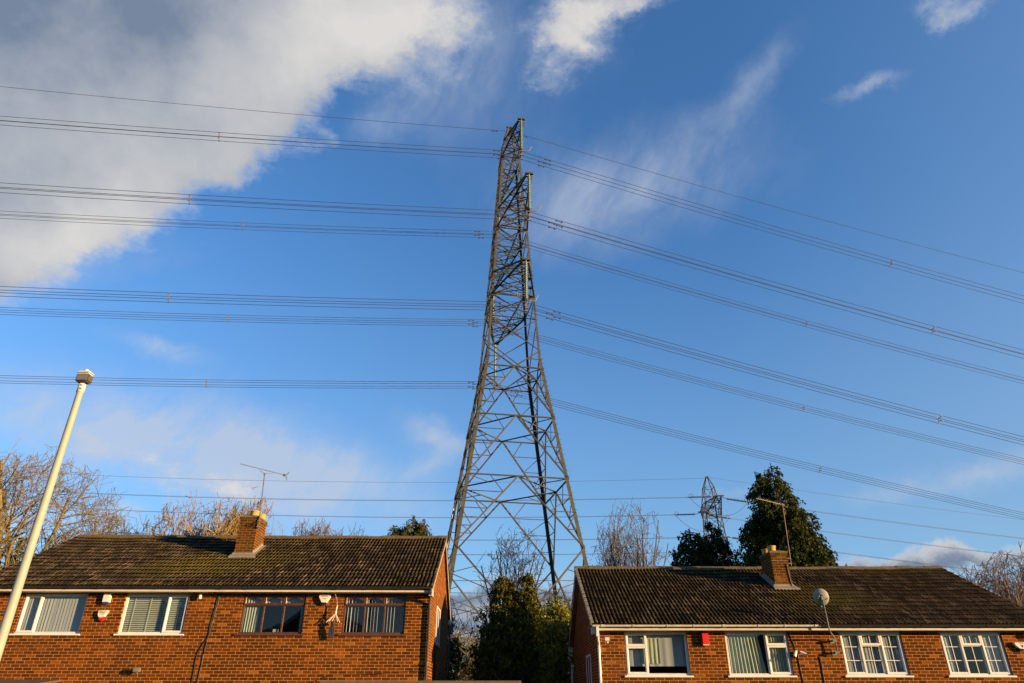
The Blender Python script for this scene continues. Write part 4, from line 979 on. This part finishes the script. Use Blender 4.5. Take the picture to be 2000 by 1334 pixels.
# ------------------------------------------------------------------ conductors
RS = dict(psi=.19784, sl=-.20418, k=.0004, dz=[-.09885, -.07401, -.26729, -.05058, -.19277, -.31566, -.17884], ds=[-.00431, -.00142, -.00833, -.00276, -.00014, .00616, .01081], t=[37.4, 36.5, 36.0, 36.0, 35.6, 34.8])
LS = dict(psi=.17664, sl=-.08867, k=.0004, dz=[-.06418, -.03559, -.03273, .01165, .15369, -.04501, -.2098], ds=[-.00567, .00067, -.01243, .00252, -.00113, .00459, .01145], t=[26.8, 26.6, 26.7, 26.8, 27.0, 27.2])
keys = ['n0', 'n1', 'f0', 'n2', 'f1', 'f2', 'e']
names = {'n0': 'topmost', 'n1': 'second from the top', 'f0': 'third from the top', 'n2': 'fourth from the top', 'f1': 'fifth from the top', 'f2': 'lowest'}
def span(P, S, i, sg, t, off=(0, 0), spread=1.0):
    psi = S['psi']; c, s = math.cos(psi), math.sin(psi)
    lat = Vector((s, -c, 0)) * 1.0
    z = P.z + S['dz'][i] + (S['sl'] + S['ds'][i]) * t + S['k'] * t * t
    return Vector((P.x + sg * t * c, P.y + sg * t * s, z)) + lat * off[0] + Vector((0, 0, off[1]))
TS = [0, .6, 1.5, 4, 8, 13, 19, 26, 34, 43, 53, 64, 76, 90, 105, 122, 140, 160, 182, 205, 230, 255]
for i, k in enumerate(keys):
    sd_ = 1 if k[0] == 'n' else -1
    if k == 'e':
        P = tw(0, 0, 56.6); root = thing('earth_wire', P, 'single thin earth wire strung over the peak of the tall pylon', 'power line')
        for S, sg in ((LS, -1), (RS, 1)):
            MB().tube([span(P, S, i, sg, t_) for t_ in TS], .020, 5, False).build('wire', M['wire'], root)
            q = span(P, S, i, sg, 1.4); q2 = span(P, S, i, sg, 1.9)
            d = MB().bar(q - Vector((0, 0, .12)), q2 - Vector((0, 0, .12)), .03)
            for c_ in (q, q2): d.bar(c_ - Vector((.07, 0, .12)), c_ + Vector((.07, 0, -.12)), .08)
            d.bar((q + q2) / 2, (q + q2) / 2 - Vector((0, 0, .12)), .04).build('damper', M['wire'], root)
        continue
    j = int(k[1]); P = tw(0, sd_ * AA[j], HA[j] - 4.6)
    root = thing('conductor_bundle', P, f'bundle of four power lines on the tall pylon, {names[k]} of six', 'power line', 'four-wire bundles on the tall pylon')
    for a, b in ((-.25, .25), (.25, .25), (-.25, -.25), (.25, -.25)):
        pts = [span(P, LS, i, -1, t_, (a, b)) for t_ in TS[::-1]] + [span(P, RS, i, 1, t_, (a, b)) for t_ in TS]
        MB().tube(pts, .0205, 5, False).build('wire', M['wire'], root)
        for S, sg in ((LS, -1), (RS, 1)):
            q = span(P, S, i, sg, 1.9 + a, (a, b)); q2 = span(P, S, i, sg, 2.5 + a, (a, b)); dn_ = Vector((0, 0, .10))
            d = MB().bar(q - dn_, q2 - dn_, .025).bar((q + q2) / 2, (q + q2) / 2 - dn_, .035)
            for c_, o_ in ((q, 1), (q2, -1)): d.bar(c_ - dn_, c_ - dn_ + (q2 - q).normalized() * .15 * o_, .075)
            d.build('damper', M['wire'], root)
    for S, sg in ((LS, -1), (RS, 1)):
        cpt = [span(P, S, i, sg, S['t'][i], (a, b)) for a, b in ((-.25, .25), (.25, .25), (.25, -.25), (-.25, -.25))]
        cc = sum(cpt, Vector()) / 4; m = MB()
        inn = [lerp(cc, p_, .55) for p_ in cpt]
        for q in range(4):
            m.bar(inn[q], inn[(q + 1) % 4], .035); m.bar(inn[q], cpt[q], .04)
            dv = (span(P, S, i, sg, S['t'][i] + .1) - span(P, S, i, sg, S['t'][i])).normalized()
            m.bar(cpt[q] - dv * .08, cpt[q] + dv * .08, .065)
        m.build('spacer', M['galv'], root)
# ------------------------------------------------------------------ far tension tower
FX, FD = 24.5, 84.
def fw(u, v, z): return Vector((FX + u, FD - v, z))
def fwid(z): return float(np.interp(z, [-1.5, 13.4, 22.9, 24.9, 26.4], [5.0, 2.6, 1.7, 1.15, .12]))
FP = thing('electricity_pylon', (FX, FD, -1), 'small distant lattice pylon with horizontal insulators, behind the dark conifers', 'pylon', 'electricity pylons')
fl = [3.2, 6.9, 10.3, 13.4, 15.0, 16.6, 18.1, 19.7, 21.3, 22.9]
CF = frame_tower('pylon', fw, fwid, fl, ['B', 'X', 'X', 'H', 'X', 'X', 'H', 'X', 'X', 'H'], .13, .075, .05, 26, None, FP, M['steel_far'], -1.2)
pk = MB()
for k in range(4):
    for a, b in ((22.9, 24.9), (24.9, 26.4)): pk.bar(CF(k, a), CF(k, b), .09); pk.bar(CF(k, a), CF(k + 1, b), .045) if a < 24 else None
    pk.bar(CF(k, 24.9), CF(k + 1, 24.9), .05); pk.bar(CF(k + 1, 22.9), CF(k, 24.9), .045)
pk.build('peak', M['steel_far'], FP)
FLS = dict(psi=-.05917, sl=-.01508, k=.00046, dz=[-.21025, -.09743, -.26738, .03851, -.1783, -.00448, -.29863], ds=[0] * 7)
FRS = dict(psi=.12679, sl=-.11207, k=.00035, dz=[-.07568, -.25551, -.32245, .02823, -.1, -.1, -.1], ds=[0] * 7)
fk = [('e', 0, 26.4), ('nu', 1, 22.9), ('fu', -1, 22.9), ('nm', 1, 18.1), ('fm', -1, 18.1), ('nl', 1, 13.6), ('fl', -1, 13.6)]
fn = {'e': 'thin earth wire from the peak of the small distant pylon', 'nu': 'distant power line from the near upper arm of the small pylon', 'fu': 'distant power line from the far upper arm of the small pylon',
      'nm': 'distant power line from the near middle arm of the small pylon', 'fm': 'distant power line from the far middle arm of the small pylon', 'nl': 'distant power line from the near bottom arm, low behind the trees', 'fl': 'lowest distant power line, from the far bottom arm of the small pylon'}
for i, (k, sd_, z) in enumerate(fk):
    if sd_: crossarm(fw, fwid, FP, M['steel_far'], sd_, 4.0, z, z - 1.5 if z > 14 else z + 1.4, .075, .25, 3)
    P = fw(0, 4.0 * sd_, z)
    root = thing('power_line', P, fn[k], 'power line', 'wires on the small distant pylon')
    for S, sg in ((FLS, -1), (FRS, 1)):
        if k == 'e':
            MB().tube([span(P, S, i, sg, t_) for t_ in TS[:18]], .018, 5, False).build('wire', M['wire_far'], root); continue
        t0, t1 = 1.1, 3.3
        offs = (-.16, .16)
        for a in offs: MB().tube([span(P, S, i, sg, t_, (a, 0)) for t_ in [3.6, 6] + TS[4:18]], .019, 5, False).build('wire', M['wire_far'], root)
        A_, B_ = span(P, S, i, sg, .9), span(P, S, i, sg, 3.3); ax = (B_ - A_); L_ = ax.length
        n = 14; prof = [(.04, 0)]
        for q in range(n): z_ = L_ * (q + .5) / n; prof += [(.05, z_ - .07), (.13, z_ - .03), (.13, z_ + .01), (.05, z_ + .04)]
        st = MB().lathe(prof + [(.04, L_)], A_, 10, ax).build('insulator_string', M['ceramic'], FP)
        MB().bar(P, A_, .06).bar(B_, span(P, S, i, sg, 3.7), .10).build('link', M['steel_far'], st)
        c_ = B_ + Vector((0, 0, .18)); MB().tube([c_ + Vector((.22 * math.cos(q * PI / 6), 0, .22 * math.sin(q * PI / 6))) for q in range(13)], .025, 5).build('arcing_ring', M['steel_far'], st)
    if k != 'e':   # jumper loop under the arm
        a_, b_ = span(P, FLS, i, -1, 3.5), span(P, FRS, i, 1, 3.5)
        MB().tube([Vector((lerp(a_.x, b_.x, q / 12), lerp(a_.y, b_.y, q / 12), lerp(a_.z, b_.z, q / 12) - 1.9 * (1 - abs(q / 6 - 1) ** 2.2))) for q in range(13)], .03, 5, False).build('jumper', M['wire_far'], root)
# ------------------------------------------------------------------ trees
def prisms(segs, n=3):
    """segs: list of (p0, p1, r0, r1) -> vertices, quads"""
    A = np.array([s[0] for s in segs], float); B = np.array([s[1] for s in segs], float); r0 = np.array([s[2] for s in segs]); r1 = np.array([s[3] for s in segs])
    d = B - A; d /= np.linalg.norm(d, axis=1)[:, None] + 1e-9
    u = np.where(np.abs(d[:, 2:3]) < .9, np.array([[0, 0, 1.]]), np.array([[1., 0, 0]])); a = np.cross(d, u); a /= np.linalg.norm(a, axis=1)[:, None] + 1e-9; b = np.cross(d, a)
    V = np.empty((len(segs), 2 * n, 3))
    for k in range(n):
        t = 2 * PI * k / n; o = a * math.cos(t) + b * math.sin(t)
        V[:, k] = A + o * r0[:, None]; V[:, n + k] = B + o * r1[:, None]
    q = np.array([(k, (k + 1) % n, n + (k + 1) % n, n + k) for k in range(n)])
    F = (np.arange(len(segs))[:, None, None] * 2 * n + q[None]).reshape(-1, 4)
    return V.reshape(-1, 3), F
def bare_tree(base, label, mat, seed, trunk, stems, spread, height, levels=4, kids=(7, 7, 6, 5), tw=.014, up=.35, r0=.16, group=None, curly=.16, bud=False, ratio=.62, name='bare_tree', top=None, rad_=None, hfac=.72, budk=.8):
    r = random.Random(seed); big = []; small = []
    def grow(p, d, L, rr, lev):
        n = 5 if lev <= 1 else 4 if lev == 2 else 3; pts = [p]; dd = d.copy()
        for i in range(n):
            dd = (dd + Vector((r.gauss(0, curly), r.gauss(0, curly), r.gauss(0, curly * .7) + up * .22))).normalized(); p2 = pts[-1] + dd * L / n
            ra = max(tw, rr * (1 - i / n * .62)); rb = max(tw, rr * (1 - (i + 1) / n * .62))
            (big if lev <= 1 else small).append((tuple(pts[-1]), tuple(p2), ra, rb)); pts.append(p2)
        if lev >= levels: return
        nk = kids[min(lev, len(kids) - 1)]
        for q in range(nk):
            t = r.uniform(.25, 1.) if lev else r.uniform(.35, 1.); i = min(int(t * n), n - 1); pp = lerp(pts[i], pts[i + 1], t * n - i)
            side = Vector((r.gauss(0, 1), r.gauss(0, 1), r.gauss(0, .55))).normalized()
            nd = (dd * (.75 if lev < 2 else .55) + side * (.85 if lev < 2 else .95) + Vector((0, 0, up * .5))).normalized()
            grow(pp, nd, L * ratio * r.uniform(.6, 1.15), max(tw, rr * (1 - t * .5) * .5), lev + 1)
    b = Vector(base); ttop = top; top = b + Vector((r.uniform(-.2, .2), 0, trunk))
    t = thing(name, base, label, 'tree', group)
    if trunk > .3:
        n = 6; pts = [lerp(b, top, i / n) + Vector((r.uniform(-.06, .06), r.uniform(-.06, .06), 0)) * (0 if i in (0, n) else 1) for i in range(n + 1)]
        MB().tube(pts, [r0 * (1.25 - .4 * i / n) for i in range(n + 1)], 10).build('trunk', mat, t, smooth=True)
    if ttop: height = (ttop - top.z) * hfac
    for k in range(stems):
        a = 2 * PI * (k + r.uniform(-.3, .3)) / stems; tilt = spread * r.uniform(.55, 1.15) if stems > 1 else 0
        s0 = top + Vector((math.cos(a), math.sin(a), 0)) * (0 if trunk > .3 else .3 * r.random() * spread * 2) - Vector((0, 0, trunk * .25 * r.random()))
        grow(s0, Vector((math.cos(a) * tilt, math.sin(a) * tilt, 1)).normalized(), height * r.uniform(.75, 1.05), r0 * .6, 1)
    if ttop:
        allp = np.array([s[1] for s in small]); zs_ = np.sort(allp[:, 2])[int(len(allp) * .93)]; kz = (ttop - top.z) / (zs_ - top.z)
        kx = rad_ / np.percentile(np.abs(allp[:, 0] - b.x), 90) if rad_ else 1
        def fx(p): return (b.x + (p[0] - b.x) * kx, b.y + (p[1] - b.y) * kx, top.z + (p[2] - top.z) * (kz if p[2] > top.z else 1))
        big[:] = [(fx(p), fx(q), a_, c_) for p, q, a_, c_ in big]; small[:] = [(fx(p), fx(q), a_, c_) for p, q, a_, c_ in small]
        hh = ttop - top.z
        def inside(p):
            if p[2] < top.z or not rad_: return True
            u_ = ((p[0] - b.x) ** 2 + (p[1] - b.y) ** 2) ** .5 / (rad_ * 1.12)
            a_ = math.atan2(p[1] - b.y, p[0] - b.x); v_ = (p[2] - top.z) / hh
            wob = 1 + .10 * math.sin(a_ * 3 + seed) + .08 * math.sin(a_ * 7 + v_ * 5 + seed * 2) + .07 * math.sin(p[0] * 5.3 + seed)
            return (u_ ** 2.4 + max(0, v_) ** 3.0) < wob
        small[:] = [q for q in small if inside(q[1])]
    V, F = prisms(big, 5); npmesh('limbs', V, F, mat, t, True)
    V, F = prisms(small, 3); npmesh('crown', V, F, mat, t)
    if bud:
        rs = np.random.RandomState(seed); E = np.array([s[1] for s in small]); E = E[rs.rand(len(E)) < budk]
        leaf_cloud('buds', np.repeat(E, 2, 0) + rs.normal(0, .03, (len(E) * 2, 3)), .045, .03, mat if bud is True else bud, t, rs, hang=.0)
    return t
def leaf_cloud(name, C, L, W, mat, parent, rs, hang=.7, out=None, taper=.25, **tags):
    """one small tapering face per point of C"""
    n = len(C); d = rs.normal(0, .45, (n, 3)); d[:, 2] -= hang
    if out is not None: d += out * .55
    d /= np.linalg.norm(d, axis=1)[:, None]; s = np.cross(d, rs.normal(0, 1, (n, 3))); s /= np.linalg.norm(s, axis=1)[:, None] + 1e-9
    l = L * rs.uniform(.6, 1.3, (n, 1)); w = W * rs.uniform(.6, 1.3, (n, 1))
    V = np.stack([C - s * w * .35, C + s * w * .35, C + d * l * .5 + s * w * .5, C + d * l + s * w * taper * .5, C + d * l - s * w * taper * .5, C + d * l * .5 - s * w * .5], 1).reshape(-1, 3)
    F = (np.arange(n)[:, None] * 6 + np.array([[0, 1, 2, 3, 4, 5]])).reshape(-1, 6)
    return npmesh(name, V, F, mat, parent, **tags)
def conifer(base, z0, z1, prof, label, mat, seed, nb=230, per=48, L=.22, W=.055, droop=.35, rise=.12, peaks=((0, 0, 0),), group=None, jit=.2, name='conifer', squash=(1, 1), sag_=1.):
    rs = np.random.RandomState(seed); t = thing(name, base, label, 'tree', group); b = Vector(base)
    tp = MB()
    for (px, py, dz) in peaks: tp.tube([(b.x, b.y, b.z), (b.x + px * .6, b.y + py * .6, lerp(z0, z1, .5)), (b.x + px, b.y + py, z1 + dz - .15)], [.22, .12, .02], 8)
    tp.build('trunk', M['bark_dark'], t, smooth=True)
    pt = np.array([p[0] for p in prof]); pr = np.array([p[1] for p in prof])
    C = []; O = []; limbs = []
    for k in range(nb):
        pk_ = peaks[k % len(peaks)]
        while True:
            f = rs.rand(); R = np.interp(f, pt, pr)
            if rs.rand() < (R / pr.max()) ** .75 + .05: break
        ph = rs.rand() * 2 * PI; dirv = np.array([math.cos(ph), math.sin(ph), 0.])
        R = R * (1 + jit * rs.randn()) * (1 + .10 * math.sin(3 * ph + f * 9 + seed))
        ztop = z1 + pk_[2]; z = z0 + f * (ztop - z0); ax = np.array([b.x + pk_[0] * f, b.y + pk_[1] * f, z])
        m = int(per * (.35 + R / pr.max())); s = rs.uniform(.25, 1, m) ** .6; s = s[:, None]
        p = ax + dirv * np.array([squash[0], squash[1], 0]) * R * s + np.array([0, 0, 1.]) * (rise * R * s - droop * R * s ** 2.2)
        hangd = np.abs(rs.normal(0, 1, (m, 1))) * .20 * (.4 + R / pr.max())
        p = p + rs.normal(0, 1, (m, 3)) * np.array([.10, .10, .05]) * (.5 + R / pr.max()) - np.array([0, 0, 1.]) * hangd
        C.append(p); O.append(np.repeat(dirv[None], m, 0))
        e = ax + dirv * R * .9 + np.array([0, 0, rise * R * .9 - droop * R * .8]); mid = ax + dirv * R * .5 + np.array([0, 0, rise * R * .5 - droop * R * .2])
        limbs += [(tuple(ax), tuple(mid), .035, .02), (tuple(mid), tuple(e), .02, .008)]
    C = np.concatenate(C); O = np.concatenate(O)
    V, F = prisms(limbs, 3); npmesh('limbs', V, F, M['bark_dark'], t)
    # hanging sprays: fans of small scales that share a direction and a tone
    keep = rs.rand(len(C)) < .27; C = C[keep]; O = O[keep]; ns = 11
    dr = O * rs.uniform(.1, .75, (len(C), 1)) + rs.normal(0, .25, (len(C), 3)); dr[:, 2] = -rs.uniform(.35, 1.1, len(C)) * sag_; dr /= np.linalg.norm(dr, axis=1)[:, None]
    ln = L * rs.uniform(.8, 2.2, (len(C), 1, 1)); k_ = rs.rand(len(C), ns, 1)
    sd__ = rs.normal(0, 1, (len(C), 1, 3)); sd__ = sd__ - dr[:, None] * (sd__ * dr[:, None]).sum(-1, keepdims=True); sd__ /= np.linalg.norm(sd__, axis=2, keepdims=True)
    P3 = C[:, None] + dr[:, None] * ln * k_ + sd__ * rs.normal(0, .30, (len(C), ns, 1)) * ln * (1 - k_ * .7) + rs.normal(0, .012, (len(C), ns, 3))
    o = leaf_cloud('crown', P3.reshape(-1, 3), L * .55, W, mat, t, rs, .4, np.repeat(dr, ns, 0) * 2.4)
    tone = np.repeat(np.clip(rs.normal(.5, .27, len(C)), 0, 1), ns * 6).astype(np.float32)
    at_ = o.data.attributes.new('tone', 'FLOAT', 'POINT'); at_.data.foreach_set('value', tone)
    return t
B1 = 'bare trees behind the houses'
# left background
t = bare_tree((-23.6, 34, -.9), 'large golden bare tree with ivy-clad trunk behind the lamp column', M['bark_gold'], 11, 7.6, 10, 1.5, 3.9, 4, (9, 8, 7, 6), .011, .12, .24, B1, .17, top=12.7, rad_=4.3)
rs = np.random.RandomState(5); n = 2600; a = rs.rand(n) * 2 * PI; rr = .28 + .12 * rs.rand(n); zz = rs.uniform(2.5, 8.6, n)
leaf_cloud('ivy', np.stack([-23.6 + rr * np.cos(a), 34 + rr * np.sin(a), zz], -1), .13, .10, M['ivy'], t, rs, .3)
bare_tree((-27.0, 31, -.9), 'bare tree with mossy yellow-green limbs at the extreme left edge', M['bark_lime'], 62, 4.6, 9, 1.3, 3.6, 4, (8, 8, 7, 5), .012, .15, .11, B1, .2, top=9.6, rad_=3.6)
bare_tree((-20.4, 36, -.9), 'bare golden tree between the lamp column and the left end of the roof', M['bark_gold'], 13, 5.2, 9, 1.4, 3.3, 4, (8, 8, 7, 5), .011, .15, .18, B1, top=10.4, rad_=2.8)
bare_tree((-17.6, 35, -.9), 'low bare tree whose sparse twigs rise just right of the left roof end', M['bark_gold'], 23, 5.0, 4, 1.0, 2.9, 3, (7, 6, 5), .011, .25, .12, B1, top=9.9, rad_=1.6)
bare_tree((-15.1, 34, -.9), 'rounded bare tree with dense golden twigs left of the left chimney', M['bark_amber'], 14, 5.4, 14, 1.4, 2.9, 4, (9, 9, 8, 6), .012, .06, .18, B1, top=10.75, rad_=2.5)
bare_tree((-12.8, 34.5, -.9), 'bare golden tree immediately left of the left chimney', M['bark_amber'], 15, 5.6, 10, 1.2, 2.6, 4, (9, 9, 7, 5), .012, .06, .15, B1, top=10.9, rad_=1.7)
bare_tree((-10.2, 36, -.9), 'short bare tree with reddish twigs right of the left chimney', M['bark_red'], 16, 5.2, 9, .95, 2.7, 4, (8, 8, 7, 5), .012, .3, .13, B1, top=9.95, rad_=1.9)
bare_tree((-8.2, 36, -.9), 'sparse bare tree above the middle of the left roof', M['bark'], 17, 5.6, 6, .8, 2.2, 4, (7, 6, 5, 4), .012, .3, .12, B1, top=9.75, rad_=1.3)
bare_tree((-6.7, 35, -.9), 'tiny bare treetop just showing over the left roof, left of the drooping conifer', M['bark'], 18, 5.2, 4, .9, 1.75, 3, (5, 5, 4), .010, .3, .12, B1, top=8.95, rad_=1.0)
conifer((-4.75, 33, -.9), 6.5, 9.5, [(0, 1.3), (.4, 1.05), (.7, .62), (.9, .30), (1, .08)], 'conifer top with drooping sprays over the right end of the left roof', M['conifer'], 21, 330, 60, .14, .045, .8, .4, ((0, 0, 0), (-.95, 0, -.35), (.6, 0, -.15)), 'conifers')
# centre
bare_tree((.15, 43, -1), 'dark bare tree with upright branches seen through the lower pylon legs', M['bark_dark'], 31, 4.2, 9, .75, 4.6, 4, (8, 7, 6, 4), .011, .25, .13, B1, .11, ratio=.5, top=11.3, rad_=2.3)
bare_tree((3.1, 46, -1), 'thin bare tree beside the right pylon leg, behind the conifer in the gap', M['bark_dark'], 32, 2.8, 7, .7, 3.8, 4, (7, 6, 5, 4), .012, .45, .12, B1, .13, top=8.2, rad_=1.8)
bare_tree((-3.2, 40, -1), 'thin bare shrub in the gap beside the left house', M['bark'], 33, 1.2, 6, .6, 3.4, 4, (7, 6, 5, 4), .012, .4, .1, B1, .14, top=6.6, rad_=1.6)
bare_tree((-1.9, 33, -1), 'low tangled golden shrub at the foot of the gap', M['bark_gold'], 34, .5, 13, .8, 2.6, 4, (7, 7, 6, 5), .010, .3, .07, B1, .2, name='bare_shrub', top=4.5, rad_=1.4)
conifer((-2.95, 31, -1), -.3, 5.6, [(0, .9), (.5, .8), (.8, .6), (1, .2)], 'bright green drooping conifer half hidden behind the left house gable', M['conifer_mid'], 35, 120, 45, .14, .045, .7, .3, ((0, 0, 0),), 'conifers')
conifer((.05, 29.5, -1), -.6, 6.25, [(0, 1.5), (.3, 1.45), (.55, 1.15), (.75, .72), (.9, .36), (1, .06)], 'broad golden-green conifer with two tops filling the gap between the houses', M['conifer_gold'], 36, 900, 60, .15, .05, .15, .5, ((-.46, 0, 0), (.55, 0, .05)), 'conifers', jit=.12)
rs = np.random.RandomState(9); t = thing('variegated_shrub', (1.85, 27.8, -1), 'yellow and green leafy shrub beside the right house gable', 'shrub')
st = []; Cl = []
for k in range(210):
    a = rs.rand() * 2 * PI; f = rs.rand(); R = .85 * (1 - .4 * f) * rs.uniform(.35, 1.08); e = np.array([1.75 + R * math.cos(a), 27.8 + R * math.sin(a) * .9, -.6 + f * 5.3]); s0 = np.array([1.75, 27.8, -1 + f * 3.2])
    st.append((tuple(s0), tuple(e), .02, .008)); m = rs.randint(45, 100); Cl.append(e + rs.normal(0, 1, (m, 3)) * np.array([.17, .17, .2]))
V, F = prisms(st, 3); npmesh('stems', V, F, M['bark_dark'], t); leaf_cloud('foliage', np.concatenate(Cl), .075, .055, M['euonymus'], t, rs, .0, None, .5)
# right
bare_tree((6.35, 38, -1.4), 'bare upright many-stemmed tree behind the left end of the right roof', M['bark'], 41, 3.4, 14, .75, 5.4, 4, (7, 7, 6, 4), .011, .3, .10, B1, .075, M['bark'], .52, top=11.4, rad_=2.1, budk=.3)
conifer((9.2, 34, -1.4), .5, 9.2, [(0, 2.2), (.4, 1.95), (.65, 1.5), (.8, 1.05), (.92, .6), (1, .15)], 'smaller dark conifer in front of the distant pylon', M['conifer_dark'], 42, 800, 60, .17, .055, .35, .2, ((-.50, 0, -.05), (.60, 0, .30), (0, 0, -.2)), 'conifers', jit=.10)
conifer((12.95, 32, -1.4), .3, 11.75, [(0, 2.5), (.35, 2.25), (.6, 1.85), (.78, 1.25), (.9, .62), (.96, .3), (1, .06)], 'tall broad weeping conifer behind the right chimney', M['conifer_mid'], 43, 1300, 62, .19, .06, .5, .15, ((-.45, 0, .15), (-.35, 0, -.35), (-1.25, .1, -.25)), 'conifers', jit=.12)
bare_tree((20.2, 30.5, -1.6), 'bare twiggy tree beyond the right end of the lower roof, nearer the ridge', M['bark_red'], 51, 2.6, 12, 1.2, 3.4, 4, (9, 8, 7, 5), .011, .2, .15, B1, .18, top=6.8, rad_=2.3)
bare_tree((22.6, 31.5, -1.6), 'bare reddish tree at the right edge behind the lower house', M['bark_red'], 52, 3.2, 12, 1.1, 3.6, 4, (9, 8, 7, 5), .011, .2, .15, B1, .18, top=7.7, rad_=2.3)
bare_tree((25.3, 33, -1.6), 'bare tree cut by the right edge of the view', M['bark_red'], 53, 3.2, 10, 1.1, 3.8, 4, (9, 8, 7, 5), .011, .2, .15, B1, .18, top=8.2, rad_=2.3)
rs = np.random.RandomState(19)
t = thing('ivy_shrub', (18.6, 28.6, -1.6), 'dark green leafy shrub poking over the right slope of the lower roof', 'shrub')
Cl = [np.array([17.3 + f * 3.2, 28.6, 5.25 - f * 2.3]) + rs.normal(0, 1, (240, 3)) * np.array([.22, .3, .2]) for f in rs.rand(18)]
MB().tube([(18.6, 28.6, -1.6), (18.5, 28.6, 3.), (18.0, 28.6, 4.4)], [.1, .06, .02], 6).tube([(18.5, 28.6, 3.), (20.2, 28.6, 3.0)], [.05, .02], 6).build('stem', M['bark_dark'], t)
leaf_cloud('foliage', np.concatenate(Cl), .12, .08, M['ivy'], t, rs, .2)
t = bare_tree((21.2, 27.8, -1.6), 'small shrub with pale blossom beside the right end of the lower roof', M['bark'], 54, 1.6, 6, .8, 2.0, 3, (6, 6, 5), .010, .35, .08, None, .15, M['blossom'], name='blossom_shrub', top=4.6, rad_=1.8)
# houses across the street (behind the viewpoint, mirrored in the window panes)
for i, (hx, hw) in enumerate(((-25, 8.5), (-13, 8.), (-1, 8.5), (11.5, 8.), (24, 8.5))):
    t = thing('facing_house', (hx, -16, 0), ['leftmost', 'second', 'middle', 'fourth', 'rightmost'][i] + ' gabled house across the street, behind the viewpoint', 'house', 'houses across the street')
    a, b_ = hx - hw / 2, hx + hw / 2
    MB().prism([(a, 0), (b_, 0), (b_, 5.6), (hx, 8.0), (a, 5.6)], -24, -16).build('wall', M['brick'], t)
    MB().prism([(a - .3, 5.42), (hx, 8.02), (b_ + .3, 5.42), (b_ + .3, 5.56), (hx, 8.18), (a - .3, 5.56)], -24.2, -15.8).build('roof', M['tile_r'], t)
    MB().prism([(a - .32, 5.30), (hx, 7.90), (b_ + .32, 5.30), (b_ + .32, 5.60), (hx, 8.22), (a - .32, 5.60)], -15.79, -15.75).build('barge_board', M['upvc'], t)
    for wx in (-2, 2):
        for wz in (.9, 3.2):
            f_ = MB().box(hx + wx - .9, hx + wx + .9, -15.995, -15.96, wz, wz + 1.15).build('window', M['upvc'], t)
            MB().box(hx + wx - .8, hx + wx - .03, -15.955, -15.95, wz + .08, wz + 1.07).box(hx + wx + .03, hx + wx + .8, -15.955, -15.95, wz + .08, wz + 1.07).build('pane', M['dark_curtain'], f_)
# far hedge line and the neighbour's roof-light at the left edge
rs = np.random.RandomState(77); n = 26000; X_ = rs.uniform(-90, 110, n); hh = 2.2 + 1.1 * np.sin(X_ * .13) + .8 * np.sin(X_ * .41 + 1); Z_ = rs.uniform(-1.6, 1, n); Z_ = -1.4 + (hh + 1.4) * rs.rand(n)
leaf_cloud('far_hedge', np.stack([X_, 110 + rs.uniform(-2, 2, n), Z_], -1), .8, .5, M['conifer_dark'], None, rs, .3, kind='stuff')
t = thing('dormer', (-18.5, 25.5, 5.0), 'small grey curved dormer of the neighbouring building at the left edge', 'dormer')
MB().prism([(-19.9, 4.2), (-18.05, 4.2), (-18.15, 5.35), (-18.5, 5.62), (-19.0, 5.72), (-19.9, 5.74)], 25.2, 27.5).build('wall', M['lead'], t)
MB().box(-18.52, -18.42, 25.17, 25.1995, 5.25, 5.5).box(-19.0, -18.6, 25.17, 25.1995, 5.2, 5.55).build('pane', M['dark_curtain'], t)
MB().bar((-18.1, 25.0, 5.1), (-17.98, 25.0, 5.62), .06).build('flue', M['upvc'], t)
MB().box(-24, -17.7, 24.9, 30, 4.1, 4.199).box(-23.9, -17.8, 25, 29.9, -1.2, 4.099).build('base_wall', M['brick'], t)
# ------------------------------------------------------------------ the left house stands turned a little: swing it and everything fixed to it
piv = Vector((-8., 19.25, 0)); ang = rad(1.15); Rm = Matrix.Rotation(ang, 3, 'Z')
for o in LEFT_THINGS:
    o.location = piv + Rm @ (o.location - piv); o.rotation_euler.z = ang
